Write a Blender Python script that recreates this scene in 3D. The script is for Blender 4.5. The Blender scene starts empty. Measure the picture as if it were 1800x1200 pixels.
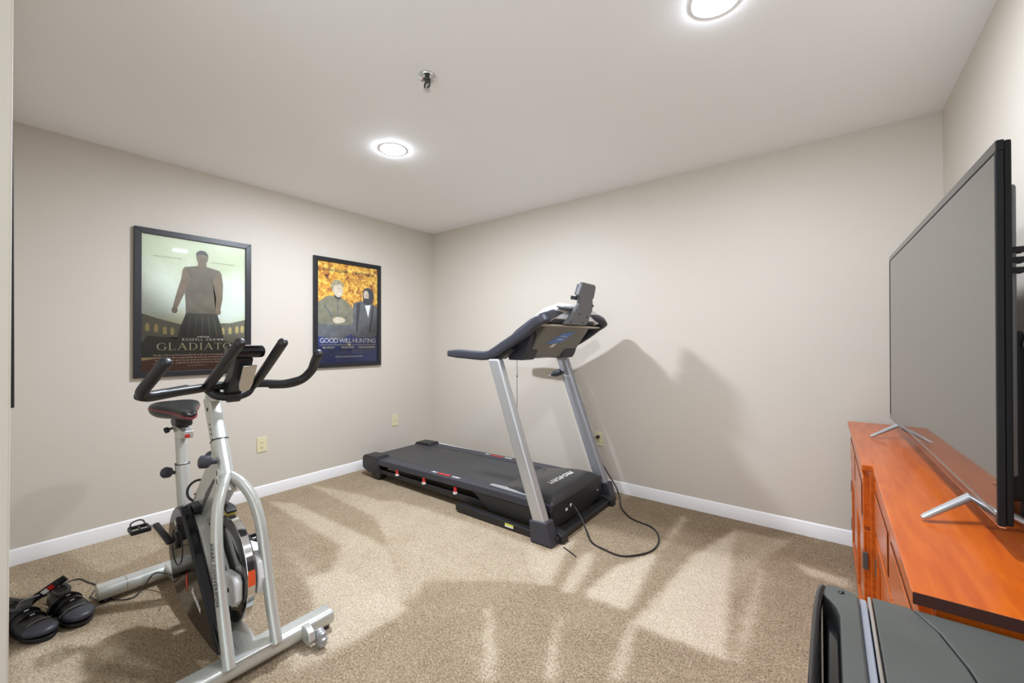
import bpy, bmesh, math, random
import numpy as np
from mathutils import Vector, Matrix
random.seed(7)
sc = bpy.context.scene
C = sc.collection
R = math.radians

# ------------------------------------------------------------------ camera
cam = bpy.data.cameras.new('camera'); co = bpy.data.objects.new('camera', cam); C.objects.link(co)
cam.sensor_fit = 'HORIZONTAL'; cam.sensor_width = 36.0
cam.lens = 721.14 / 1800 * 36.0
cam.shift_y = -6.01 / 1800
cam.clip_start = 0.02; cam.clip_end = 50
co.matrix_world = (Matrix.Translation((0, 0, 1.2092)) @ Matrix.Rotation(R(37.564), 4, 'Z')
                   @ Matrix.Rotation(R(90.5703), 4, 'X') @ Matrix.Rotation(R(-0.2595), 4, 'Z'))
sc.camera = co

# ------------------------------------------------------------------ world, exposure
w = bpy.data.worlds.new('world'); sc.world = w; w.use_nodes = True
w.node_tree.nodes['Background'].inputs[0].default_value = (0.86, 0.94, 1.0, 1)
w.node_tree.nodes['Background'].inputs[1].default_value = 0.9
sc.view_settings.view_transform = 'Standard'
sc.view_settings.look = 'None'
sc.view_settings.exposure = 1.12
sc.view_settings.gamma = 1.0
sc.view_settings.use_curve_mapping = False
LAMP = 500.0      # radiance of the recessed ceiling lamps
LAMP_COL = (0.895, 0.975, 1.10, 1)

# ------------------------------------------------------------------ materials
def mat(name, col, rough=0.5, metal=0.0, ior=1.5, coat=0.0, bump=None, var=None, emit=None, spec=0.5):
    """bump=(scale,strength,distance); var=(scale, amount) makes a gentle procedural colour grain."""
    m = bpy.data.materials.new(name); m.use_nodes = True
    nt = m.node_tree; N = nt.nodes; Lk = nt.links
    b = N['Principled BSDF']
    b.inputs['Base Color'].default_value = (*col, 1)
    b.inputs['Roughness'].default_value = rough
    b.inputs['Metallic'].default_value = metal
    b.inputs['IOR'].default_value = ior
    b.inputs['Coat Weight'].default_value = coat
    b.inputs['Specular IOR Level'].default_value = spec
    if emit:
        b.inputs['Emission Color'].default_value = emit[0]
        b.inputs['Emission Strength'].default_value = emit[1]
    tc = N.new('ShaderNodeTexCoord')
    if var:
        n = N.new('ShaderNodeTexNoise'); n.inputs['Scale'].default_value = var[0]; n.inputs['Detail'].default_value = 4
        Lk.new(tc.outputs['Object'], n.inputs['Vector'])
        mx = N.new('ShaderNodeMix'); mx.data_type = 'RGBA'
        mx.inputs[6].default_value = (*[max(0, c * (1 - var[1])) for c in col], 1)
        mx.inputs[7].default_value = (*[min(1, c * (1 + var[1])) for c in col], 1)
        Lk.new(n.outputs['Fac'], mx.inputs[0]); Lk.new(mx.outputs[2], b.inputs['Base Color'])
    if bump:
        n = N.new('ShaderNodeTexNoise'); n.inputs['Scale'].default_value = bump[0]; n.inputs['Detail'].default_value = 5
        Lk.new(tc.outputs['Object'], n.inputs['Vector'])
        bp = N.new('ShaderNodeBump'); bp.inputs['Strength'].default_value = bump[1]; bp.inputs['Distance'].default_value = bump[2]
        Lk.new(n.outputs['Fac'], bp.inputs['Height']); Lk.new(bp.outputs[0], b.inputs['Normal'])
    return m

M = {}
M['wall'] = mat('wall_paint', (0.615, 0.56, 0.485), 0.55, bump=(140, 0.12, 0.002), var=(1.3, 0.015))
M['ceiling'] = mat('ceiling_paint', (0.95, 0.955, 0.96), 0.8, bump=(120, 0.1, 0.002))
M['trim'] = mat('white_trim_paint', (0.83, 0.82, 0.81), 0.35, var=(6, 0.01))
M['jamb'] = mat('jamb_paint', (0.60, 0.55, 0.47), 0.6, var=(3, 0.02))
M['cast'] = mat('lamp_white', (0.85, 0.85, 0.84), 0.5)
M['lens'] = mat('lamp_lens', (1, 1, 1), 0.5, emit=(LAMP_COL, LAMP))
M['lens2'] = mat('lamp_lens_dimmer', (1, 1, 1), 0.5, emit=(LAMP_COL, LAMP * 0.50))
M['frame'] = mat('black_frame_wood', (0.012, 0.012, 0.016), 0.38, var=(60, 0.3))
M['board'] = mat('frame_backing_board', (0.28, 0.2, 0.12), 0.7)
M['black'] = mat('black_plastic', (0.013, 0.013, 0.015), 0.42, bump=(500, 0.1, 0.001))
M['rubber'] = mat('black_rubber_grip', (0.010, 0.010, 0.011), 0.38, bump=(900, 0.15, 0.001))
M['gloss'] = mat('glossy_black_plastic', (0.006, 0.006, 0.008), 0.07, spec=.4)
M['navy'] = mat('dark_slate_plastic', (0.035, 0.037, 0.05), 0.42, bump=(700, 0.1, 0.001))
M['belt'] = mat('walking_belt_rubber', (0.035, 0.036, 0.04), 0.42, bump=(900, 0.3, 0.001), var=(3.5, 0.35))
M['hood'] = mat('motor_hood_plastic', (0.028, 0.028, 0.029), 0.30, bump=(900, 0.05, 0.001))
M['silver'] = mat('silver_paint', (0.50, 0.505, 0.51), 0.32, metal=0.55, bump=(800, 0.04, 0.001))
M['grayup'] = mat('far_upright_grey', (0.33, 0.335, 0.36), 0.38, metal=0.35, bump=(800, 0.04, 0.001))
M['bike'] = mat('bike_silver_paint', (0.53, 0.54, 0.505), 0.27, metal=0.4, coat=0.4)
M['holder'] = mat('dark_grey_plastic', (0.10, 0.10, 0.10), 0.45)
M['underpanel'] = mat('console_underside_plastic', (0.19, 0.19, 0.165), 0.35)
M['plate'] = mat('grey_plastic', (0.42, 0.42, 0.40), 0.4)
M['white'] = mat('white_plastic', (0.75, 0.75, 0.76), 0.3)
M['chrome'] = mat('chrome', (0.75, 0.75, 0.76), 0.06, metal=1.0)
M['steel'] = mat('brushed_steel', (0.6, 0.6, 0.6), 0.25, metal=1.0)
M['disc'] = mat('polished_dark_steel', (0.16, 0.155, 0.15), 0.12, metal=0.9)
M['red'] = mat('red_plastic', (0.55, 0.02, 0.015), 0.35)
M['orange_red'] = mat('orange_red_sticker', (0.75, 0.09, 0.02), 0.4)
M['darkred'] = mat('dark_red_vinyl', (0.22, 0.02, 0.025), 0.4)
M['blue'] = mat('blue_label', (0.12, 0.25, 0.60), 0.4)
M['yellow'] = mat('yellow_label', (0.65, 0.65, 0.08), 0.4)
M['paper'] = mat('white_label', (0.8, 0.8, 0.78), 0.5)
M['ink'] = mat('grey_ink', (0.07, 0.07, 0.065), 0.5)
M['ivory'] = mat('ivory_plastic', (0.72, 0.66, 0.42), 0.35)
M['dark'] = mat('dark_void', (0.004, 0.004, 0.004), 0.8)
M['tan'] = mat('tan_moulding', (0.48, 0.42, 0.34), 0.5)
M['leather'] = mat('black_synthetic_leather', (0.009, 0.009, 0.010), 0.33, bump=(160, 0.25, 0.002))
M['mesh'] = mat('grey_glove_lining', (0.22, 0.22, 0.21), 0.8, bump=(400, 0.4, 0.002))
M['screen'] = mat('tv_panel_glass', (0.055, 0.052, 0.042), 0.05, ior=2.05)
M['tvbezel'] = mat('tv_bezel_gloss', (0.02, 0.02, 0.022), 0.10, ior=1.7)
M['tvblack'] = mat('tv_casing', (0.006, 0.006, 0.008), 0.45, spec=.25, bump=(700, 0.04, 0.001))
M['tvback'] = mat('tv_back_casing', (0.008, 0.008, 0.009), 0.6, spec=.2, bump=(700, 0.1, 0.001))
M['cool'] = mat('silver_seal_strip', (0.36, 0.37, 0.42), 0.35, metal=0.3)
M['fridge'] = mat('fridge_top_plastic', (0.075, 0.078, 0.07), 0.38, bump=(14, 0.12, 0.004), var=(7, 0.25))
M['fridgeblk'] = mat('fridge_door_black', (0.01, 0.01, 0.012), 0.09, coat=0.5)
M['collar'] = mat('dark_grey_lining', (0.07, 0.07, 0.068), 0.8, bump=(400, 0.4, 0.002))
M['felt'] = mat('mustard_felt', (0.45, 0.33, 0.08), 0.9, bump=(300, .4, .002))
M['brass'] = mat('brass', (0.6, 0.36, 0.12), 0.25, metal=1.0)
M['steel2'] = mat('satin_grey_plastic', (0.42, 0.42, 0.44), 0.25, metal=0.5)

def wood():
    m = bpy.data.materials.new('cherry_veneer'); m.use_nodes = True
    nt = m.node_tree; N = nt.nodes; Lk = nt.links; b = N['Principled BSDF']
    tc = N.new('ShaderNodeTexCoord'); mp = N.new('ShaderNodeMapping'); mp.inputs['Scale'].default_value = (9, 1.1, 9)
    Lk.new(tc.outputs['Object'], mp.inputs[0])
    n = N.new('ShaderNodeTexNoise'); n.inputs['Scale'].default_value = 5; n.inputs['Detail'].default_value = 7; n.inputs['Distortion'].default_value = 0.6
    Lk.new(mp.outputs[0], n.inputs['Vector'])
    cr = N.new('ShaderNodeValToRGB')
    cr.color_ramp.elements[0].position = 0.32; cr.color_ramp.elements[0].color = (0.46, 0.078, 0.006, 1)
    cr.color_ramp.elements[1].position = 0.72; cr.color_ramp.elements[1].color = (0.60, 0.125, 0.008, 1)
    Lk.new(n.outputs['Fac'], cr.inputs[0]); Lk.new(cr.outputs[0], b.inputs['Base Color'])
    b.inputs['Roughness'].default_value = 0.27; b.inputs['Coat Weight'].default_value = 0.12; b.inputs['Coat Roughness'].default_value = 0.14
    return m
M['wood'] = wood()
M['wooddark'] = mat('cherry_inner_and_edge_shade', (0.05, 0.012, 0.006), 0.4, var=(20, 0.2))

def carpet():
    m = bpy.data.materials.new('carpet_pile'); m.use_nodes = True
    nt = m.node_tree; N = nt.nodes; Lk = nt.links; b = N['Principled BSDF']
    b.inputs['Roughness'].default_value = 1.0; b.inputs['Specular IOR Level'].default_value = 0.1
    tc = N.new('ShaderNodeTexCoord')
    at = N.new('ShaderNodeAttribute'); at.attribute_name = 'nap_shade'
    n1 = N.new('ShaderNodeTexNoise'); n1.inputs['Scale'].default_value = 130; n1.inputs['Detail'].default_value = 3; n1.inputs['Roughness'].default_value = 0.7
    n2 = N.new('ShaderNodeTexNoise'); n2.inputs['Scale'].default_value = 42; n2.inputs['Detail'].default_value = 5; n2.inputs['Distortion'].default_value = 1.5
    n3 = N.new('ShaderNodeTexNoise'); n3.inputs['Scale'].default_value = 5; n3.inputs['Detail'].default_value = 3
    for n in (n1, n2, n3): Lk.new(tc.outputs['Object'], n.inputs['Vector'])
    def math_(op, a, b_):
        q = N.new('ShaderNodeMath'); q.operation = op
        for i, v in enumerate((a, b_)):
            if isinstance(v, (int, float)): q.inputs[i].default_value = v
            else: Lk.new(v, q.inputs[i])
        return q.outputs[0]
    cr1 = N.new('ShaderNodeValToRGB'); cr1.color_ramp.elements[0].position = 0.34; cr1.color_ramp.elements[1].position = 0.68
    Lk.new(n1.outputs['Fac'], cr1.inputs[0])
    s = math_('MULTIPLY', cr1.outputs[0], 0.55)
    s = math_('ADD', s, math_('MULTIPLY', n2.outputs['Fac'], 0.5))
    s = math_('ADD', s, math_('MULTIPLY', n3.outputs['Fac'], 0.2))
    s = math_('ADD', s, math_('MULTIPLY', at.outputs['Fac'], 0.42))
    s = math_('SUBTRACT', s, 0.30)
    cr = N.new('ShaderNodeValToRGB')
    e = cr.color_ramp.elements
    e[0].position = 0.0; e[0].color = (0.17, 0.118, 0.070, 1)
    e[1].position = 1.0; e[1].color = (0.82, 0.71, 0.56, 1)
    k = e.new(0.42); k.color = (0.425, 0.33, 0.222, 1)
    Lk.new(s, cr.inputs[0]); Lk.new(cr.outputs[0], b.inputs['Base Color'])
    bp = N.new('ShaderNodeBump'); bp.inputs['Strength'].default_value = 0.9; bp.inputs['Distance'].default_value = 0.008
    h = math_('ADD', n1.outputs['Fac'], n2.outputs['Fac'])
    Lk.new(h, bp.inputs['Height']); Lk.new(bp.outputs[0], b.inputs['Normal'])
    return m
M['carpet'] = carpet()

def leaves():
    m = bpy.data.materials.new('autumn_print'); m.use_nodes = True
    nt = m.node_tree; N = nt.nodes; Lk = nt.links; b = N['Principled BSDF']
    tc = N.new('ShaderNodeTexCoord')
    n = N.new('ShaderNodeTexNoise'); n.inputs['Scale'].default_value = 22; n.inputs['Detail'].default_value = 6; n.inputs['Distortion'].default_value = 1.0
    Lk.new(tc.outputs['Object'], n.inputs['Vector'])
    cr = N.new('ShaderNodeValToRGB'); e = cr.color_ramp.elements
    e[0].position = 0.3; e[0].color = (0.09, 0.03, 0.04, 1)
    e[1].position = 0.66; e[1].color = (0.90, 0.72, 0.20, 1)
    k = e.new(0.42); k.color = (0.55, 0.24, 0.05, 1)
    k = e.new(0.55); k.color = (0.75, 0.45, 0.07, 1)
    Lk.new(n.outputs['Fac'], cr.inputs[0]); Lk.new(cr.outputs[0], b.inputs['Base Color'])
    b.inputs['Roughness'].default_value = 0.25
    return m
M['leaves'] = leaves()
def hazy():
    m = bpy.data.materials.new('hazy_sky_print'); m.use_nodes = True
    nt = m.node_tree; N = nt.nodes; Lk = nt.links; b = N['Principled BSDF']
    tc = N.new('ShaderNodeTexCoord'); sp = N.new('ShaderNodeSeparateXYZ'); Lk.new(tc.outputs['Generated'], sp.inputs[0])
    n = N.new('ShaderNodeTexNoise'); n.inputs['Scale'].default_value = 4; n.inputs['Detail'].default_value = 4
    Lk.new(tc.outputs['Generated'], n.inputs['Vector'])
    ad = N.new('ShaderNodeMath'); ad.operation = 'MULTIPLY_ADD'; ad.inputs[1].default_value = 0.35
    Lk.new(n.outputs['Fac'], ad.inputs[0]); Lk.new(sp.outputs['Z'], ad.inputs[2])
    cr = N.new('ShaderNodeValToRGB'); e = cr.color_ramp.elements
    e[0].position = 0.15; e[0].color = (0.50, 0.36, 0.10, 1)
    e[1].position = 1.2 if False else 1.0; e[1].color = (0.60, 0.66, 0.46, 1)
    k = e.new(0.42); k.color = (0.66, 0.60, 0.30, 1)
    k = e.new(0.60); k.color = (0.68, 0.76, 0.66, 1)
    k = e.new(0.85); k.color = (0.72, 0.78, 0.66, 1)
    Lk.new(ad.outputs[0], cr.inputs[0]); Lk.new(cr.outputs[0], b.inputs['Base Color'])
    b.inputs['Roughness'].default_value = 0.25
    return m
M['hazy'] = hazy()
def acrylic():
    """thin flat sheet: mirrors by its Fresnel share, lets the rest straight through"""
    m = bpy.data.materials.new('poster_acrylic'); m.use_nodes = True; nt = m.node_tree; N = nt.nodes; Lk = nt.links
    N.remove(N['Principled BSDF']); out = N['Material Output']
    fr = N.new('ShaderNodeFresnel'); fr.inputs[0].default_value = 1.45
    tr = N.new('ShaderNodeBsdfTransparent'); gl = N.new('ShaderNodeBsdfGlossy'); gl.inputs['Roughness'].default_value = 0.02
    mx = N.new('ShaderNodeMixShader'); Lk.new(fr.outputs[0], mx.inputs[0]); Lk.new(tr.outputs[0], mx.inputs[1]); Lk.new(gl.outputs[0], mx.inputs[2]); Lk.new(mx.outputs[0], out.inputs['Surface'])
    return m
M['pglass'] = acrylic()
def P_(name, c): return mat(name, c, 0.4)
M['p_dark'] = P_('print_dark_green', (0.055, 0.055, 0.042))
M['p_fig'] = mat('print_warm_shadow', (0.15, 0.125, 0.085), 0.4, var=(14, 0.5))
M['p_fig2'] = mat('print_tanned_skin_shadow', (0.20, 0.15, 0.09), 0.4, var=(16, 0.4))
M['p_brown'] = P_('print_brown', (0.12, 0.045, 0.025))
M['p_wall'] = mat('print_hazy_stone', (0.20, 0.19, 0.14), 0.4, var=(10, 0.3))
M['p_arch'] = P_('print_arch_light', (0.60, 0.50, 0.20))
M['p_cream'] = P_('print_cream_ink', (0.85, 0.80, 0.52))
M['p_white'] = P_('print_white_ink', (0.85, 0.85, 0.83))
M['p_faint'] = P_('print_faint_ink', (0.34, 0.32, 0.22))
M['p_pink'] = P_('print_pale_ink', (0.48, 0.36, 0.30))
M['p_blue'] = mat('print_blue', (0.05, 0.075, 0.24), 0.4, var=(6, 0.5))
M['p_slate'] = mat('print_slate_clothing', (0.15, 0.16, 0.17), 0.4, var=(18, 0.5))
M['p_olive'] = mat('print_olive_clothing', (0.24, 0.23, 0.16), 0.4, var=(18, 0.5))
M['p_skin'] = mat('print_pale_skin', (0.62, 0.54, 0.42), 0.4, var=(20, 0.25))
M['p_hair'] = P_('print_hair', (0.06, 0.06, 0.075))
M['p_hair2'] = mat('print_fair_hair', (0.36, 0.32, 0.20), 0.4, var=(60, 0.6))
M['p_brownink'] = P_('print_brown_ink', (0.14, 0.09, 0.05))

# ------------------------------------------------------------------ object helpers
ORG = {}
def empty(name, loc, label, cat, group=None):
    o = bpy.data.objects.new(name, None); C.objects.link(o); o.location = loc; o.empty_display_size = 0.1
    o['label'] = label; o['category'] = cat
    if group: o['group'] = group
    ORG[o] = Vector(loc); return o

def obj(name, bm, m, parent=None, bevel=0, segs=2, angle=35, label=None, sub=0, smooth=True):
    """bm holds WORLD coordinates; m is a material or list"""
    org = ORG[parent] if parent else Vector((0, 0, 0))
    bmesh.ops.translate(bm, verts=bm.verts, vec=-org)
    me = bpy.data.meshes.new(name)
    bmesh.ops.recalc_face_normals(bm, faces=bm.faces)
    bm.to_mesh(me); bm.free()
    for k in (m if isinstance(m, (list, tuple)) else [m]): me.materials.append(k)
    if smooth:
        me.polygons.foreach_set('use_smooth', [True] * len(me.polygons))
        me.set_sharp_from_angle(angle=R(angle))
    o = bpy.data.objects.new(name, me); C.objects.link(o)
    if parent: o.parent = parent
    ORG[o] = org
    if sub:
        s = o.modifiers.new('s', 'SUBSURF'); s.levels = sub; s.render_levels = sub
    if bevel:
        b = o.modifiers.new('b', 'BEVEL'); b.width = bevel; b.segments = segs; b.limit_method = 'ANGLE'; b.angle_limit = R(40); b.harden_normals = True
    if label: o['label'] = label
    return o

def top(o, label, cat, group=None):
    o['label'] = label; o['category'] = cat
    if group: o['group'] = group
    return o
def rehome(o, base):
    """give a one-mesh thing an origin of its own"""
    base = Vector(base)
    o.data.transform(Matrix.Translation(-base)); o.location = base
    return o
def structure(name, bm, m, **k):
    o = obj(name, bm, m, **k); o['kind'] = 'structure'; return o

def box(bm, x0, x1, y0, y1, z0, z1, mtx=None, mi=0):
    vs = [bm.verts.new(Vector((x, y, z))) for x in (x0, x1) for y in (y0, y1) for z in (z0, z1)]
    if mtx:
        for v in vs: v.co = mtx @ v.co
    for f in ((0, 1, 3, 2), (4, 6, 7, 5), (0, 4, 5, 1), (2, 3, 7, 6), (0, 2, 6, 4), (1, 5, 7, 3)):
        fc = bm.faces.new([vs[i] for i in f]); fc.material_index = mi
    return vs
def Box(*a, **k):
    bm = bmesh.new(); box(bm, *a, **k); return bm

def prism(bm, pts, a0, a1, axis='Y', mtx=None, mi=0):
    """pts: 2d outline; axis Y -> (x,z); X -> (y,z); Z -> (x,y)"""
    def mk(p, a):
        v = {'Y': (p[0], a, p[1]), 'X': (a, p[0], p[1]), 'Z': (p[0], p[1], a)}[axis]
        v = Vector(v); return mtx @ v if mtx else v
    A = [bm.verts.new(mk(p, a0)) for p in pts]; B = [bm.verts.new(mk(p, a1)) for p in pts]
    n = len(pts)
    for i in range(n):
        bm.faces.new((A[i], A[(i + 1) % n], B[(i + 1) % n], B[i])).material_index = mi
    bm.faces.new(A[::-1]).material_index = mi; bm.faces.new(B).material_index = mi
def Prism(*a, **k):
    bm = bmesh.new(); prism(bm, *a, **k); return bm

def spline(pts, n=8):
    """Catmull-Rom through pts (any dimension)"""
    P = [np.array(p, float) for p in pts]
    if len(P) < 3: return P
    P = [2 * P[0] - P[1]] + P + [2 * P[-1] - P[-2]]
    out = []
    for i in range(1, len(P) - 2):
        a, b, c, d = P[i - 1], P[i], P[i + 1], P[i + 2]
        for k in range(n):
            t = k / n
            out.append(0.5 * (2 * b + (c - a) * t + (2 * a - 5 * b + 4 * c - d) * t * t + (3 * b - a - 3 * c + d) * t ** 3))
    out.append(P[-2]); return out

def circle(r, n=14, ry=None):
    ry = ry or r
    return [(r * math.cos(2 * math.pi * i / n), ry * math.sin(2 * math.pi * i / n)) for i in range(n)]
def rrect(w, h, r, k=3):
    out = []
    for cx, cy, a0 in ((w / 2 - r, h / 2 - r, 0), (-w / 2 + r, h / 2 - r, 90), (-w / 2 + r, -h / 2 + r, 180), (w / 2 - r, -h / 2 + r, 270)):
        for i in range(k + 1):
            a = R(a0 + 90 * i / k); out.append((cx + r * math.cos(a), cy + r * math.sin(a)))
    return out

def sweep(bm, path, sec, up=(0, 0, 1), scale=None, cap=True, dome=0, mi=0):
    """sweep a 2d section along a path; frames keep their first axis at right angles to `up`"""
    path = [Vector(p) for p in path]; n = len(path); rings = []; upv = Vector(up)
    prev = None
    for i, p in enumerate(path):
        t = (path[min(i + 1, n - 1)] - path[max(i - 1, 0)]).normalized()
        if prev is None:
            s = t.cross(upv)
            if s.length < 1e-4: s = t.cross(Vector((1, 0, 0)))
            s.normalize()
        else:
            s = (prev - t * prev.dot(t)).normalized()
        prev = s; u = s.cross(t).normalized()
        k = 1.0 if scale is None else (scale[i] if hasattr(scale, '__len__') else scale)
        kx, ky = k if isinstance(k, (tuple, list)) else (k, k)
        rings.append([bm.verts.new(p + s * a * kx + u * b * ky) for a, b in sec])
    def domeit(c, d, ring, base):
        cur = ring
        for j in range(1, 4):
            a = R(90 * j / 4)
            nr = [bm.verts.new(c + (Vector(v.co) - c) * math.cos(a) + d * dome * math.sin(a)) for v in base]
            for q in range(len(sec)):
                bm.faces.new((cur[q], cur[(q + 1) % len(sec)], nr[(q + 1) % len(sec)], nr[q])).material_index = mi
            cur = nr
        return cur
    m = len(sec)
    for i in range(n - 1):
        for j in range(m):
            bm.faces.new((rings[i][j], rings[i][(j + 1) % m], rings[i + 1][(j + 1) % m], rings[i + 1][j])).material_index = mi
    if cap:
        a, b = rings[0], rings[-1]
        if dome:
            a = domeit(path[0], (path[0] - path[1]).normalized(), a, list(a)); b = domeit(path[-1], (path[-1] - path[-2]).normalized(), b, list(b))
        bm.faces.new(a[::-1]).material_index = mi; bm.faces.new(b).material_index = mi
def tube(path, r, n=14, sm=0, **k):
    bm = bmesh.new()
    if sm: path = [tuple(p) for p in spline(path, sm)]
    sweep(bm, path, circle(r, n), **k); return bm

def lathe(bm, prof, c, axis=(0, 0, 1), n=24, mi=0):
    """prof: (radius, height) from c along axis"""
    ax = Vector(axis).normalized(); s = ax.orthogonal().normalized(); u = ax.cross(s); c = Vector(c); rings = []
    for r, h in prof:
        if r < 1e-6: rings.append([bm.verts.new(c + ax * h)])
        else: rings.append([bm.verts.new(c + ax * h + s * r * math.cos(2 * math.pi * i / n) + u * r * math.sin(2 * math.pi * i / n)) for i in range(n)])
    for a, b in zip(rings, rings[1:]):
        for i in range(n):
            j = (i + 1) % n
            if len(a) == 1 and len(b) == 1: continue
            if len(a) == 1: f = bm.faces.new((a[0], b[i], b[j]))
            elif len(b) == 1: f = bm.faces.new((a[i], a[j], b[0]))
            else: f = bm.faces.new((a[i], a[j], b[j], b[i]))
            f.material_index = mi
    if len(rings[0]) > 1: bm.faces.new(rings[0][::-1]).material_index = mi
    if len(rings[-1]) > 1: bm.faces.new(rings[-1]).material_index = mi
def Lathe(*a, **k):
    bm = bmesh.new(); lathe(bm, *a, **k); return bm
def ring_tube(bm, c, rad, r, axis, n=32, m=8, arc=(0, 360)):
    ax = Vector(axis).normalized(); s = ax.orthogonal().normalized(); u = ax.cross(s); c = Vector(c)
    full = arc[1] - arc[0] >= 360
    cnt = n if full else n + 1
    rings = []
    for i in range(cnt):
        a = R(arc[0] + (arc[1] - arc[0]) * i / n); d = s * math.cos(a) + u * math.sin(a)
        rings.append([bm.verts.new(c + d * (rad + r * math.cos(2 * math.pi * j / m)) + ax * r * math.sin(2 * math.pi * j / m)) for j in range(m)])
    for i in range(n):
        a = rings[i]; b = rings[(i + 1) % cnt]
        for j in range(m): bm.faces.new((a[j], a[(j + 1) % m], b[(j + 1) % m], b[j]))
    if not full: bm.faces.new(rings[0][::-1]); bm.faces.new(rings[-1])

def loft(bm, rings, cap=True):
    rs = [[bm.verts.new(Vector(p)) for p in r] for r in rings]; m = len(rs[0])
    for a, b in zip(rs, rs[1:]):
        for j in range(m): bm.faces.new((a[j], a[(j + 1) % m], b[(j + 1) % m], b[j]))
    if cap: bm.faces.new(rs[0][::-1]); bm.faces.new(rs[-1])

def text_bm(s, size, mtx, depth=0.0004, spacing=1.0, shear=0.0, offset=0.0, sx=1.0):
    cu = bpy.data.curves.new('txt', 'FONT'); cu.body = s; cu.size = size; cu.space_character = spacing; cu.shear = shear; cu.offset = offset
    cu.align_x = 'CENTER'; cu.resolution_u = 2; cu.extrude = depth / 2
    o = bpy.data.objects.new('txt', cu); C.objects.link(o)
    bpy.context.view_layer.update()
    me = bpy.data.meshes.new_from_object(o)
    bm = bmesh.new(); bm.from_mesh(me)
    bmesh.ops.transform(bm, matrix=mtx @ Matrix.Diagonal((sx, 1, 1, 1)), verts=bm.verts)
    bpy.data.objects.remove(o); bpy.data.curves.remove(cu); bpy.data.meshes.remove(me)
    return bm
def join_bm(dst, src, mi=0):
    mp = {}
    for v in src.verts: mp[v] = dst.verts.new(v.co)
    for f in src.faces:
        try: nf = dst.faces.new([mp[v] for v in f.verts]); nf.material_index = mi
        except ValueError: pass
    src.free()
def basis(o, x, y):
    x = Vector(x).normalized(); z = x.cross(Vector(y)).normalized(); y = z.cross(x)
    m = Matrix.Identity(4)
    for i in range(3): m[i][0] = x[i]; m[i][1] = y[i]; m[i][2] = z[i]; m[i][3] = o[i]
    return m

# ------------------------------------------------------------------ room shell
XL, XR, YB, H, YF = -3.547, 0.500, 3.146, 2.44, 0.045
JX = -1.468; YH = -0.9
structure('wall_left', Box(XL - 0.1, XL, YF - 0.14, YB + 0.1, 0, H), M['wall'])
structure('wall_back', Box(XL, XR, YB, YB + 0.1, 0, H), M['wall'])
structure('wall_right', Box(XR, XR + 0.1, YH, YB + 0.1, 0, H), M['wall'])
wf = structure('wall_front', Box(XL, JX, YF - 0.14, YF, 0, H), M['jamb'], bevel=0.004)
structure('ceiling', Box(XL - 0.1, XR + 0.1, YH - 0.1, YB + 0.1, H, H + 0.1), M['ceiling'])

NAP = {"A": [[-0.475, 2.978], [-0.438, 2.607], [-0.319, 1.733], [-0.679, 1.716], [-0.611, 2.477]],
 "B": [[-0.782, 2.388], [-0.718, 1.781], [-0.939, 1.769], [-0.922, 2.094]],
 "C": [[-1.082, 2.181], [-1.019, 1.986], [-0.976, 1.754], [-1.048, 1.728], [-1.112, 2.099]],
 "D": [[-1.236, 2.26], [-1.186, 2.004], [-1.094, 1.737], [-1.175, 1.706], [-1.339, 1.889], [-1.481, 2.03], [-1.296, 1.999]],
 "E1": [[-1.238, 1.41], [-1.218, 1.426], [-0.948, 1.139], [-0.996, 1.102]],
 "E2": [[-0.961, 1.572], [-0.941, 1.563], [-0.786, 1.263], [-0.818, 1.238]],
 "E3": [[-0.689, 1.709], [-0.658, 1.71], [-0.591, 1.41], [-0.632, 1.38]],
 "F": [[-0.302, 2.563], [-0.28, 2.545], [-0.255, 1.892], [-0.272, 1.734], [-0.307, 1.777]],
 "G": [[-2.073, 1.189], [-1.793, 1.209], [-1.516, 1.2], [-1.531, 1.005], [-1.55, 0.889], [-1.62, 0.856], [-2.139, 1.039]],
 "H": [[-2.964, 1.7], [-2.487, 1.677], [-1.83, 1.373], [-1.539, 1.234], [-1.627, 1.395], [-1.396, 1.569], [-1.228, 1.682], [-1.139, 1.703], [-1.446, 2.011], [-1.803, 2.028], [-2.615, 1.963]],
 "I": [[-0.146, 2.716], [0.08, 2.687], [0.077, 2.595], [-0.093, 2.62]],
 "J": [[-0.475, 2.978], [-0.216, 2.984], [-0.163, 3.069], [-0.297, 2.639], [-0.362, 2.178]],
 "K": [[-0.812, 2.996], [-0.769, 2.942], [-0.767, 2.524], [-0.788, 2.383]],
 "m1": [[-3.559, 1.729], [-2.929, 1.873], [-1.923, 1.887], [-1.924, 1.695], [-2.635, 1.685]],
 "m2": [[-3.421, 1.358], [-3.188, 1.463], [-2.087, 1.485], [-1.785, 1.339], [-2.304, 1.321]],
 "m3": [[-2.304, 1.321], [-1.785, 1.339], [-1.584, 1.253], [-1.52, 0.971], [-1.564, 0.719], [-1.819, 0.744], [-1.887, 0.97]],
 "m4": [[-2.536, 0.084], [-2.477, 0.33], [-2.244, 0.381], [-2.112, 0.239], [-2.144, 0.072]],
 "m5": [[-3.667, 0.292], [-3.667, 0.678], [-3.147, 0.685], [-3.024, 0.402]],
 "m6": [[-2.575, 1.116], [-2.17, 1.115], [-1.803, 1.034], [-1.887, 0.97], [-2.268, 1.041]]}
NAPW = {'A': 1, 'B': 1, 'C': .8, 'D': .75, 'E1': .75, 'E2': .75, 'E3': .8, 'F': .6, 'G': .8, 'H': .5, 'I': .8, 'J': .35, 'K': .6, 'm1': .45, 'm2': .6, 'm3': .6, 'm4': .5, 'm5': .4, 'm6': .3}
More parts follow.
